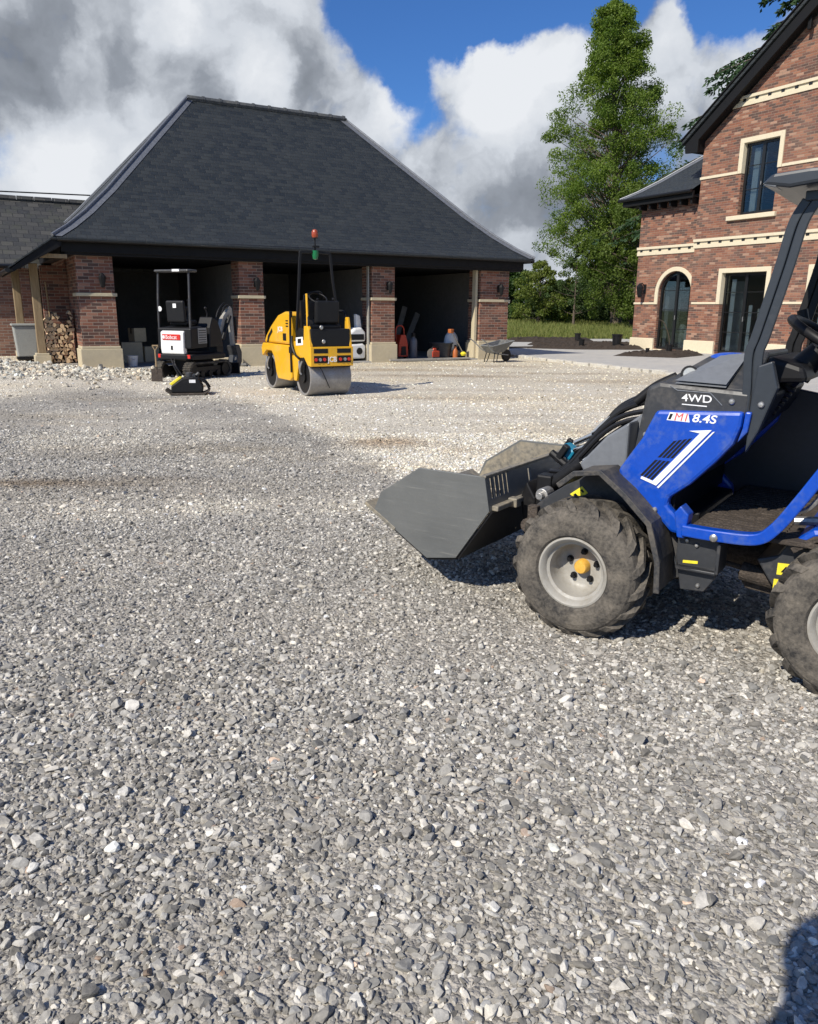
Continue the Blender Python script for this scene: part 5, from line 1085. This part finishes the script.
# front body: tall yellow engine hood sloping forward
g = RG(); g.prism([(.48, .80), (.42, 1.28), (.52, 1.335), (.72, 1.34), (1.02, 1.28), (1.36, 1.10), (1.62, .92), (1.72, .80)], -.015, .80, 'YZ'); g.done('hood', 'yellow', ro, bevel=.035)
g = RG(); g.prism([(.46, .79), (.44, .25), (.52, .20), (1.06, .20), (1.14, .30), (1.22, .56), (1.34, .66), (1.60, .66), (1.80, .55), (1.84, .70), (1.76, .79)], -.03, .05, 'YZ'); g.prism([(.46, .79), (.44, .25), (.52, .20), (1.06, .20), (1.14, .30), (1.22, .56), (1.34, .66), (1.60, .66), (1.80, .55), (1.84, .70), (1.76, .79)], .75, .83, 'YZ'); g.box(.04, .76, 1.70, 1.78, .5, .79); g.done('lower_frame', 'yellow', ro, bevel=.02)
RG().box(.04, .76, .5, 1.1, .24, .78).done('engine_bay', 'black', ro)
g = RG(); g.prism([(1.30, 1.05), (1.50, .92), (1.56, .80), (1.50, .80), (1.42, .90), (1.28, .99)], -.022, -.014, 'YZ'); g.done('hood_grille', 'black', ro)
text('JCB', 'lettering', 'text_white', ro, .11, (-.021, 1.02, 1.01), (0, -1, 0), (0, 0, 1), .002, 0, RO, 1.3, .001)
for k in range(3): RG().prism([(.56, 1.20 - k * .045), (.66, 1.20 - k * .045), (.66, 1.18 - k * .045), (.56, 1.18 - k * .045)], -.020, -.014, 'YZ').done('hood_vent', 'black', ro)
g = RG(); g.curve([(-.04, .40, 1.32), (-.05, .40, .9), (-.045, .40, .35)], .022, n=6); g.curve([(-.05, .33, .95), (-.07, .30, .80), (-.06, .20, .66), (-.05, .05, .60)], .02, n=7); g.obox((-.05, .37, .72), (.05, .12, .10)); g.obox((-.04, .38, 1.30), (.04, .05, .10)); g.done('articulation_hoses', 'black', ro)
g = RG(); g.curve([(.12, .10, 1.12), (.14, .08, 1.45), (.10, .12, 1.60)], .014, n=6); g.curve([(.62, .05, 1.2), (.66, .04, 1.42), (.64, .05, 1.52)], .014, n=6); g.sphere((.64, .05, 1.54), .028, u=8, v=6); g.curve([(.18, .30, 1.5), (.22, .28, 1.62), (.5, .28, 1.66), (.58, .3, 1.55)], .012, n=6); g.obox((.22, .10, 1.40), (.12, .1, .14)); g.obox((.58, .12, 1.36), (.12, .12, .12)); g.done('levers', 'black', ro)
for x_, z_ in ((.20, 1.22), (.24, 1.00)): RG().lathe([(.035, -.345), (.028, -.352), (.001, -.353)], c=(x_, 0, z_ - .12), axis='Y', n=12).done('filler_cap', 'steel', ro)
RG().prism([(.66, .98), (.80, .98), (.80, .86), (.66, .86)], -.020, -.014, 'YZ').done('hood_latch', 'black', ro)
RG().prism([(-.08, .95), (.20, .93), (.20, .80), (-.08, .82)], -.036, -.029, 'YZ').done('warning_plate', 'text_white', ro)
RG().prism([(-.02, .92), (.12, .91), (.12, .84), (-.02, .85)], -.040, -.036, 'YZ').done('warning_sign', 'black', ro)
# seat, controls, roll bar and beacons
g = RG(); g.prism([(-.15, 1.12), (.25, 1.12), (.25, 1.22), (-.12, 1.22)], .16, .62, 'YZ'); g.prism([(-.22, 1.16), (-.12, 1.16), (-.16, 1.50), (-.24, 1.52)], .16, .62, 'YZ'); st_ = g.done('seat', 'black', ro, bevel=.03)
g = RG(); g.prism([(.30, 1.0), (.44, 1.0), (.44, 1.50), (.34, 1.52)], .14, .66, 'YZ'); g.cyl((.4, .30, 1.45), (.4, .18, 1.55), .02, n=8); g.torus((.4, .17, 1.56), .16, .014, (0, -.5, .86)); g.done('control_console', 'black', ro, bevel=.01)
g = RG(); g.curve([(.02, -.20, 1.10), (.03, -.19, 1.22), (.06, -.1, 1.30), (.10, .05, 1.30)], .018, n=6); g.curve([(.76, -.20, 1.20), (.75, -.15, 1.34), (.70, 0, 1.36)], .018, n=6); g.done('hand_rail', 'black', ro, smooth=True)
RG().cyl((.03, -.16, 1.05), (.03, -.14, 1.62), .020, n=8).done('yellow_staff', 'yellow', ro)
g = RG(); g.curve([(-.01, .20, 1.05), (.02, .20, 1.40), (.06, .20, 1.9), (.09, .20, 2.22), (.14, .20, 2.27), (.62, .20, 2.27), (.67, .20, 2.22), (.72, .20, 1.8), (.80, .20, 1.32), (.80, .20, 1.05)], .03, sub=5, rect=(.042, .038)); g.done('roll_bar', 'black', ro, bevel=.004)
g = RG(); g.cyl((.38, .20, 2.27), (.38, .20, 2.50), .014, n=8); g.lathe([(.05, 2.485), (.05, 2.50)], c=(.38, .20, 0), axis='Z', n=14); g.obox((.38, .17, 2.36), (.12, .05, .03)); g.done('beacon_mast', 'black', ro)
RG().lathe([(.045, 2.50), (.056, 2.53), (.054, 2.59), (.035, 2.62), (.001, 2.63)], c=(.38, .20, 0), axis='Z', n=18).done('beacon', 'amber', ro, smooth=True)
RG().lathe([(.058, 2.30), (.056, 2.22), (.04, 2.17), (.001, 2.16)], c=(.38, .20, 0), axis='Z', n=18).done('beacon', 'green', ro, smooth=True)

# ------------------------------------------------------------------ micro excavator (x right, y forward/away)
EAZ = R(24); ev = Vector((math.sin(EAZ), math.cos(EAZ), 0)); er = Vector((ev.y, -ev.x, 0))
ex = thing('mini_excavator', 'small tracked excavator with white rear panel parked before the first garage bay', 'excavator', (-4.44, 16.15, 0), math.atan2(er.y, er.x))
def EG(): return G()
for s in (-1, 1):
    x0 = s * .36; t = EG(); n = 40; loop = []
    for k in range(n):
        a = 2 * math.pi * k / n; cx = .48 if math.sin(a) > 0 else -.48; loop.append((cx * 1. + .16 * math.sin(a) if abs(math.sin(a)) > .001 else cx, .17 + .165 * math.cos(a)))
    loop = [(-.50 - .16 * math.sin(t_), .17 + .165 * math.cos(t_)) for t_ in np.linspace(0, math.pi, 12)] + [(.50 + .16 * math.sin(t_), .17 - .165 * math.cos(t_)) for t_ in np.linspace(0, math.pi, 12)]
    inner = [(y * .93, .17 + (z - .17) * .80) for y, z in loop]
    t.prism(loop, x0 - .09, x0 + .09, 'YZ', holes=[inner])
    for k in range(26):
        f_ = k / 26 * 4; P_ = len(loop); i = int(k / 26 * P_); y, z = loop[i]; a = math.atan2(z - .17, y); t.obox((x0, y, z + (.008 if z > .17 else -.004)), (.185, .03, .018), Matrix.Rotation(0, 3, 'X'))
    tr = t.done('track', 'track', ex)
    w = EG()
    for y, r in ((-.5, .12), (.5, .13), (-.25, .06), (0, .06), (.25, .06)): w.cyl((x0 - .07, y, .17 if r > .1 else .10), (x0 + .07, y, .17 if r > .1 else .10), r, n=20)
    w.box(x0 - .04, x0 + .04, -.45, .45, .12, .24); w.done('rollers', 'black', tr)
g = EG(); g.box(-.28, .28, -.3, .3, .16, .36); g.cyl((0, 0, .34), (0, 0, .44), .24, n=24); g.done('undercarriage', 'black', ex, bevel=.01)
hs = EG(); hs.prism([(-.42, -.52), (-.30, -.60), (.30, -.60), (.42, -.52), (.46, -.1), (.44, .50), (.25, .56), (-.42, .46)], .38, .50, 'XY'); hs.done('skirt', 'black', ex, bevel=.03)
g = EG(); g.prism([(-.60, .50), (-.615, .60), (-.60, .92), (-.52, .96), (-.50, .50)], -.28, .28, 'YZ'); wp = g.done('rear_cover', 'white', ex, bevel=.02)
g = EG(); g.prism([(-.56, .60), (-.55, 1.0), (-.2, 1.03), (-.05, .95), (-.05, .62)], -.40, .43, 'YZ'); g.done('body', 'black', ex, bevel=.03)
EG().box(-.22, .22, -.624, -.612, .77, .88).done('red_badge', 'redp', ex, bevel=.006)
text('Bobcat', 'lettering', 'text_white', ex, .105, (-.135, -.6265, .79), (1, 0, 0), (0, 0, 1), .002, 0, (0, 0, 0), .95, .0)
EG().box(-.205, -.155, -.6285, -.624, .795, .855).done('badge_mark', 'text_white', ex)
EG().box(-.025, .025, -.622, -.606, .58, .66).done('cover_lock', 'black', ex, bevel=.01)
for x_ in (-.36, .36): EG().box(x_ - .035, x_ + .035, -.575, -.555, .42, .49).done('rear_reflector', 'redp', ex)
g = EG(); g.box(.431, .437, -.34, -.08, .70, 1.0); g.done('side_grille', 'galv', ex)
g = EG()
for k in range(6): g.box(.436, .441, -.32, -.10, .72 + k * .045, .735 + k * .045)
g.done('grille_slats', 'black', ex)
g = EG(); g.prism([(.0, .62), (.42, .62), (.42, .86), (.30, 1.14), (.12, 1.22), (.02, 1.0)], .12, .44, 'YZ'); g.done('side_console', 'black', ex, bevel=.03)
g = EG(); g.prism([(-.40, 1.05), (-.08, 1.05), (-.06, 1.15), (-.38, 1.15)], -.22, .22, 'YZ'); g.prism([(-.46, 1.10), (-.36, 1.10), (-.40, 1.52), (-.48, 1.52)], -.22, .22, 'YZ'); sx_ = g.done('seat', 'black', ex, bevel=.035)
EG().box(-.02, .06, -.492, -.484, 1.38, 1.46).done('seat_label', 'text_white', sx_)
EG().lathe([(.05, 0), (.04, .02), (.001, .025)], c=(-.34, -.50, 1.36), axis='Y', n=12).done('mirror', 'white', ex)
g = EG()
for x_ in (-.20, .28): g.curve([(x_, .10, 1.05), (x_ + .02, .14, 1.25), (x_, .12, 1.36)], .014, n=6); g.sphere((x_, .12, 1.38), .03, u=10, v=6)
g.curve([(-.26, .3, .62), (-.28, .28, 1.2), (-.26, .26, 1.50)], .012, n=6); g.sphere((-.26, .26, 1.53), .025, u=8, v=6); g.done('control_levers', 'black', ex)
g = EG()
for x_ in (-.385, .385): g.curve([(x_, -.50, .95), (x_, -.48, 1.5), (x_ * .97, -.44, 2.05)], .022, n=8)
g.done('roll_post', 'darkgrey', ex, smooth=True)
g = EG(); g.prism([(-.41, -.52), (.41, -.52), (.46, -.44), (.44, -.26), (.36, -.20), (-.36, -.20), (-.44, -.26), (-.46, -.44)], 2.05, 2.10, 'XY'); g.done('canopy', 'darkgrey', ex, bevel=.03)
EG().box(.05, .22, -.532, -.518, 2.06, 2.10).done('canopy_lamp', 'text_white', ex)
# boom folded in front: swing post, boom, dipper, bucket
bx = .12
g = EG(); g.box(bx - .10, bx + .10, .50, .72, .42, .70); g.cyl((bx, .66, .40), (bx, .66, .74), .07, n=14); g.done('swing_post', 'black', ex, bevel=.01)
g = EG(); g.prism([(.60, .66), (.70, .62), (.90, 1.12), (1.06, 1.26), (1.14, 1.32), (1.08, 1.37), (1.0, 1.34), (.80, 1.16)], bx - .045, bx + .045, 'YZ'); g.done('boom', 'boom', ex, bevel=.012)
g = EG(); g.prism([(1.02, 1.38), (1.09, 1.44), (1.17, 1.37), (1.22, .62), (1.14, .58), (1.08, 1.22)], bx - .04, bx + .04, 'YZ'); g.done('dipper_arm', 'boom', ex, bevel=.01)
g = EG(); g.cyl((bx + .09, .72, .75), (bx + .09, 1.02, 1.22), .035, n=12); g.cyl((bx, .9, 1.36), (bx, 1.05, 1.44), .03, n=10); g.cyl((bx + .06, 1.22, 1.2), (bx + .06, 1.24, .80), .026, n=10); g.curve([(bx - .08, .7, .8), (bx - .08, .8, 1.26), (bx - .05, 1.0, 1.48), (bx - .04, 1.16, 1.4)], .016, n=6); g.curve([(bx + .03, .8, 1.25), (bx + .02, .95, 1.42), (bx + .05, 1.12, 1.44)], .012, n=6); g.done('hydraulic_ram', 'black', ex)
g = EG(); g.prism([(1.12, .60), (1.26, .62), (1.34, .46), (1.33, .26), (1.22, .10), (1.04, .06), (.98, .12), (1.14, .22), (1.18, .40)], bx - .12, bx + .12, 'YZ'); g.done('digging_bucket', 'darkgrey', ex, bevel=.008)
# blade at the front with its own arms, dark
g = EG(); g.box(-.45, .45, .92, .96, .03, .26); g.box(-.30, -.24, .3, .94, .14, .20); g.box(.24, .30, .3, .94, .14, .20); g.done('dozer_blade', 'black', ex, bevel=.008)
g = EG(); g.curve([(-.1, -.55, .42), (.1, -.72, .30), (.20, -.70, .10)], .02, n=7); g.curve([(0, -.55, .42), (.16, -.75, .32), (.28, -.72, .12)], .016, n=7); g.done('trailing_hose', 'hose', ex)

# black plate compactor in front of the excavator
pcx = thing('plate_compactor', 'low black plate compactor lying on the gravel in front of the excavator', 'compactor', (-3.66, 12.95, .0), R(12))
g = G(); g.prism([(-.36, .07), (-.27, .005), (.24, .005), (.34, .06), (.34, .085), (.24, .035), (-.27, .035), (-.36, .10)], -.2, .2); g.done('base_plate', 'dirty', pcx, bevel=.004)
g = G(); g.prism([(-.27, .035), (-.27, .15), (-.10, .27), (.08, .30), (.17, .28), (.24, .12), (.22, .035)], -.15, .15); g.done('body', 'black', pcx, bevel=.02)
g = G(); g.cyl((.02, -.04, .25), (.02, -.04, .36), .06, n=14); g.box(-.02, .12, -.08, .08, .26, .33); g.cyl((.12, -.02, .3), (.18, -.02, .35), .03, n=10); g.done('engine', 'darkgrey', pcx, bevel=.008)
G().box(.02, .12, -.1565, -.150, .20, .25).done('label_plate', 'text_white', pcx)
g = G(); g.prism([(-.26, .155), (-.10, .275), (-.14, .29), (-.30, .18)], -.12, .12); g.done('yellow_cover', 'sticker', pcx, bevel=.005)
g = G(); g.curve([(.14, .1, .26), (.26, .1, .22), (.34, .1, .10)], .016, n=7); g.curve([(.14, -.1, .26), (.27, -.1, .20), (.33, -.1, .09)], .016, n=7); g.done('handle', 'black', pcx)
# spade standing in the gravel
spd = thing('spade', 'wooden handled spade standing upright by the excavator left track', 'spade', (-4.72, 14.65, .0), R(8))
G().cyl((0, 0, .22), (-.01, .04, .62), .016, n=8).done('shaft', 'oak', spd)
g = G(); g.cyl((-.06, .045, .70), (.05, .045, .70), .014, n=8); g.cyl((-.06, .045, .70), (-.01, .04, .61), .010, n=6); g.cyl((.05, .045, .70), (-.01, .04, .61), .010, n=6); g.done('grip', 'oak', spd)
g = G(); g.prism([(-.10, .28), (.10, .28), (.10, .04), (.05, -.02), (-.05, -.02), (-.10, .04)], -.012, -.004); g.cyl((0, 0, .20), (0, 0, .32), .02, n=8); g.done('blade', 'dirty', spd, bevel=.003)

# wheelbarrow before the right hand pier
M['tray'] = plain('weathered_tray', (.13, .135, .135), .5, .3, .4, (.30, .28, .24), 6., .2)
wb = thing('wheelbarrow', 'galvanised wheelbarrow parked before the right hand brick pier', 'wheelbarrow', (2.30, 21.65, .02), R(36))
g = G(); wb.scale = (.86,) * 3; top = [(-.34, -.30, .50), (.52, -.33, .66), (.52, .33, .66), (-.34, .30, .50)]; bot = [(-.20, -.19, .28), (.20, -.19, .30), (.20, .19, .30), (-.20, .19, .28)]; a = g.vs(top); b_ = g.vs(bot)
for k in range(4): g.f([a[k], a[(k + 1) % 4], b_[(k + 1) % 4], b_[k]])
g.f(b_); tb = g.done('tray', 'tray', wb); sm = tb.modifiers.new('solid', 'SOLIDIFY'); sm.thickness = .008
g = G(); g.tube([top[0], top[1], top[2], top[3], top[0]], .013, 6); g.done('tray_rim', 'galv', wb)
for s in (-1, 1):
    g = G(); g.curve([(-.80, s * .28, .72), (-.62, s * .28, .62), (-.3, s * .22, .36), (.1, s * .16, .25), (.52, s * .07, .20)], .017, n=8); g.done('handle', 'galv', wb, smooth=True)
    g = G(); g.curve([(-.16, s * .2, .30), (-.22, s * .22, .02), (-.12, s * .22, .0), (-.02, s * .2, .27)], .015, n=8); g.done('leg', 'black', wb, smooth=True)
g = G(); g.lathe([(.10, -.045), (.17, -.045), (.19, -.02), (.19, .02), (.17, .045), (.10, .045)], c=(.50, 0, .19), n=24); wh = g.done('wheel', 'black', wb, smooth=True)
g = G(); g.lathe([(.10, -.03), (.02, -.045), (.02, .045), (.10, .03)], c=(.50, 0, .19), n=16); g.done('rim', 'galv', wh)

# ------------------------------------------------------------------ things stored inside the garage (garage frame: x along the front, y inwards)
def gthing(name, label, cat, x, y, rz=0., z=.037, group=None): return thing(name, label, cat, gw(x, y, z), GROT + rz, group)
o = gthing('white_machine', 'white floor cleaning machine standing behind the roller beside the third pier', 'machine', 2.98, .42, .15)
g = G(); g.prism([(-.26, .06), (.24, .06), (.26, .40), (.16, .46), (-.22, .44), (-.30, .34), (-.30, .16)], -.22, .22); g.done('tank', 'white', o, bevel=.05)
g = G(); g.prism([(-.30, .50), (.26, .50), (.28, .74), (.14, .88), (-.06, .86), (-.26, .72)], -.20, .20); g.done('head', 'white', o, bevel=.05)
g = G(); g.box(-.22, .20, -.21, -.19, .55, .70); g.done('head_opening', 'black', o); g = G(); g.box(-.28, .24, -.18, .18, .44, .50); g.done('seal', 'black', o)
g = G(); g.prism([(.06, .84), (.24, .84), (.18, 1.18), (.05, 1.22)], -.06, .06); g.done('handle', 'white', o, bevel=.02)
g = G(); g.cyl((.04, -.24, .26), (.04, -.21, .26), .09, n=20); g.cyl((-.22, -.2, .08), (-.22, .2, .08), .08, n=14); g.done('wheels', 'black', o)
o = gthing('pressure_washer', 'bright orange red upright pressure washer in the third bay', 'pressure washer', 4.62, .75, .1)
g = G(); g.prism([(-.17, .05), (.17, .05), (.15, .42), (.08, .66), (-.08, .66), (-.15, .42)], -.13, .13); g.done('body', 'red', o, bevel=.02)
g = G(); g.prism([(-.09, .10), (.09, .10), (.07, .34), (-.07, .34)], -.145, -.13); g.done('front_cover', 'black', o)
g = G(); g.curve([(-.13, .05, .4), (-.12, .06, .85), (.12, .06, .85), (.13, .05, .4)], .018, n=7); g.done('handle', 'red', o)
g = G(); g.cyl((-.19, .03, .09), (-.15, .03, .09), .09, n=16); g.cyl((.15, .03, .09), (.19, .03, .09), .09, n=16); g.done('wheels', 'black', o)
o = gthing('gas_bottle', 'tall blue grey cylinder standing right of the red pressure washer', 'gas bottle', 5.08, .85)
G().lathe([(.10, 0), (.115, .04), (.115, .46), (.09, .54), (.04, .58), (.04, .64)], axis='Z', n=20).done('bottle', 'facet', o, smooth=True)
G().lathe([(.055, .60), (.06, .70), (.05, .70)], axis='Z', n=12).done('valve_guard', 'black', o)
o = gthing('disc_cutter', 'orange and grey handheld disc cutter on the floor at the third bay edge', 'disc cutter', 5.42, .28, .3)
g = G(); g.box(-.14, .16, -.09, .09, .05, .22); g.prism([(-.1, .2), (.1, .2), (.06, .30), (-.05, .30)], -.05, .05); g.done('body', 'red', o, bevel=.02)
g = G(); g.cyl((-.20, -.07, .15), (-.20, -.06, .15), .14, n=24); g.done('disc', 'steel', o); g = G(); g.curve([(.1, 0, .2), (.2, 0, .3), (-.02, 0, .34), (-.1, 0, .24)], .016, n=7); g.done('handle', 'black', o)
for (x, y, lab, s) in ((6.02, .85, 'black round rubber tub on the floor of the third bay', 1.), (4.18, 1.2, 'dark tub half hidden behind the third pier', .8)):
    o = gthing('rubber_tub', lab, 'tub', x, y)
    G().lathe([(.26 * s, 0), (.34 * s, .42 * s), (.36 * s, .42 * s), (.355 * s, .39 * s), (.32 * s, .38 * s), (.25 * s, .03 * s)], axis='Z', n=28).done('tub', 'galv' if s < 1 else 'darkgrey', o, smooth=True)
o = gthing('orange_cone', 'small orange bottle shaped canister right of the black tub', 'canister', 6.32, .55)
G().lathe([(.07, 0), (.075, .2), (.04, .26), (.03, .32)], axis='Z', n=14).done('body', 'orange', o, smooth=True); G().lathe([(.035, .32), (.035, .36)], axis='Z', n=10).done('cap', 'black', o)
o = gthing('cement_bag', 'pale sack slumped in a grey tray beside the right jamb', 'sack', 6.42, .95, .2, .06)
G().sphere((0, 0, .40), .26, 1, .6, 1.25, 14, 10).done('sack', 'roomwhite', o, smooth=True)
g = G(); g.prism([(-.36, -.22), (.36, -.22), (.36, .22), (-.36, .22)], 0, .16, 'XY'); g.done('tray', 'galv', o, bevel=.03)
o = gthing('strimmer', 'grass strimmer leaning in the third bay with a yellow guard near the jamb', 'strimmer', 6.28, .35, .3)
g = G(); g.cyl((-.30, 0, .75), (.25, 0, .12), .014, n=8); g.done('shaft', 'steel', o); G().lathe([(.06, .06), (.09, .12), (.03, .18)], c=(.25, 0, 0), axis='Z', n=14).done('guard', 'sticker', o); G().box(-.40, -.26, -.06, .06, .70, .82).done('engine', 'orange', o, bevel=.02)
for k, (x, y, lean, l_) in enumerate(((5.55, 3.0, .30, 1.5), (5.85, 2.9, .42, 1.35), (4.75, 3.2, -.1, 1.3))):
    o = tag(G().obox((0, 0, l_ / 2), (.18, .04, l_), None).done('board', 'block', bevel=.004), ['long grey board leaning at the back of the third bay', 'shorter grey board leaning right of the long board in the third bay', 'dusty upright board left of the leaning boards in the third bay'][k], 'board', 'boards leaning in the third bay'); o.location = gw(x, y, .037); o.rotation_euler = (Matrix.Rotation(GROT, 3, 'Z') @ Matrix.Rotation(lean, 3, 'Y')).to_euler()
for k, (x, y, s, lab) in enumerate(((-2.5, 1.9, .5, 'dusty pale carton on the floor at the left of the first bay'), (-2.0, 2.1, .38, 'smaller carton beside the pale carton in the first bay'), (-2.3, 2.0, .34, 'topmost carton of the little pile in the first bay'))):
    o = gthing('carton', lab, 'box', x, y, .2 * k, .037 + (.5 if k == 2 else 0), 'cartons piled in the first bay'); G().box(-s / 2, s / 2, -s * .4, s * .4, 0, s).done('box', 'stone', o, bevel=.01); G().box(-s / 2 - .002, s / 2 + .002, -.03, .03, s * .6, s + .004).done('tape', 'bark', o)
o = gthing('bucket', 'white plastic bucket on the floor at the front of the first bay', 'bucket', -2.72, .55); G().lathe([(.10, 0), (.13, .24), (.135, .24), (.12, .22), (.095, .02)], axis='Z', n=18).done('bucket_body', 'white', o, smooth=True); G().curve([(-.13, 0, .22), (0, -.14, .16), (.13, 0, .22)], .005, n=5).done('handle', 'steel', o)
for k, (x, y, w_) in enumerate(((5.1, .02, 2.6), (-1.3, -.02, 2.2))):
    o = tag(G().box(-w_ / 2, w_ / 2, -.05, .05, 0, .05).done('timber_batten', 'boom', bevel=.006), ['pale timber batten lying along the threshold of the third bay', 'pale timber batten lying along the threshold of the first bay'][k], 'batten', 'battens on the garage thresholds'); o.location = gw(x, y - .12, .03); o.rotation_euler = (0, 0, GROT + .01)
o = tag(G().box(-.35, .35, -.12, .12, 0, .22).done('stone_block', 'stone', bevel=.01), 'cut cream stone block behind the excavator bucket beside the second pier', 'stone block'); o.location = gw(-.62, -.05, 0); o.rotation_euler = (0, 0, GROT)

# ------------------------------------------------------------------ the photographer beside the camera (only the shadow reaches the picture)
def person():
    root = thing('person', 'person in dark clothes standing and holding up a phone', 'person', (-.39, -.13, 0), 0)
    root.scale = (1.05, 1.0, 1.05)
    J = dict(pel=(0, 0, .95, .15), chest=(0, .02, 1.28, .17), neck=(0, .02, 1.48, .06), head0=(0, .04, 1.56, .075), head1=(0, .06, 1.64, .095), head2=(0, .05, 1.71, .08),
             hipL=(-.10, 0, .92, .10), kneeL=(-.13, .02, .50, .065), ankL=(-.14, 0, .09, .045), toeL=(-.15, .16, .04, .04), hipR=(.10, 0, .92, .10), kneeR=(.13, .03, .50, .065), ankR=(.14, 0, .09, .045), toeR=(.16, .16, .04, .04),
             shL=(-.19, .02, 1.42, .065), elL=(-.24, .02, 1.12, .045), wrL=(-.22, .10, .88, .032), haL=(-.22, .13, .79, .035), shR=(.19, .02, 1.42, .065), elR=(.25, -.03, 1.14, .045), wrR=(.27, -.01, 1.29, .03), haR=(.29, -.02, 1.34, .035))
    E_ = [('pel', 'chest'), ('chest', 'neck'), ('neck', 'head0'), ('head0', 'head1'), ('head1', 'head2'), ('pel', 'hipL'), ('hipL', 'kneeL'), ('kneeL', 'ankL'), ('ankL', 'toeL'), ('pel', 'hipR'), ('hipR', 'kneeR'), ('kneeR', 'ankR'), ('ankR', 'toeR'), ('chest', 'shL'), ('shL', 'elL'), ('elL', 'wrL'), ('wrL', 'haL'), ('chest', 'shR'), ('shR', 'elR'), ('elR', 'wrR'), ('wrR', 'haR')]
    for hd_, sx in (('haL', -1), ('haR', 1)):
        hx, hy, hz, _ = J[hd_]
        for k in range(5):
            a, b_ = hd_ + 'a%d' % k, hd_ + 'b%d' % k; dz = -1 if hd_ == 'haL' else 1
            J[a] = (hx + (k - 2) * .016, hy + .02, hz + dz * .045, .010); J[b_] = (hx + (k - 2) * .018, hy + .03 + .01 * (k == 0), hz + dz * (.085 - .02 * (k in (0, 4))), .008); E_ += [(hd_, a), (a, b_)]
    keys = list(J); me = bpy.data.meshes.new('body'); me.from_pydata([J[k][:3] for k in keys], [(keys.index(a), keys.index(b_)) for a, b_ in E_], [])
    o = bpy.data.objects.new('body', me); COL.objects.link(o); o.parent = root; sk = o.modifiers.new('skin', 'SKIN')
    for i, k in enumerate(keys): me.skin_vertices[0].data[i].radius = (J[k][3],) * 2
    me.skin_vertices[0].data[0].use_root = True
    ss = o.modifiers.new('sub', 'SUBSURF'); ss.levels = ss.render_levels = 2; me.materials.append(M['cloth'])
    G().sphere((0, .04, 1.68), .115, .95, 1.05, 1., 16, 10).done('hair', 'bark', root, smooth=True)
    return root
def prep_skin():
    pass
person_ok = True
try:
    me_t = bpy.data.meshes.new('t')
    person()
except Exception as e_:
    print('person failed', e_)
ph = tag(G().box(-.038, .038, -.006, .004, -.075, .075).done('phone', 'black', bevel=.006), 'black phone held up in the hand of the standing person', 'phone'); ph.location = (-.045, -.075, 1.40)
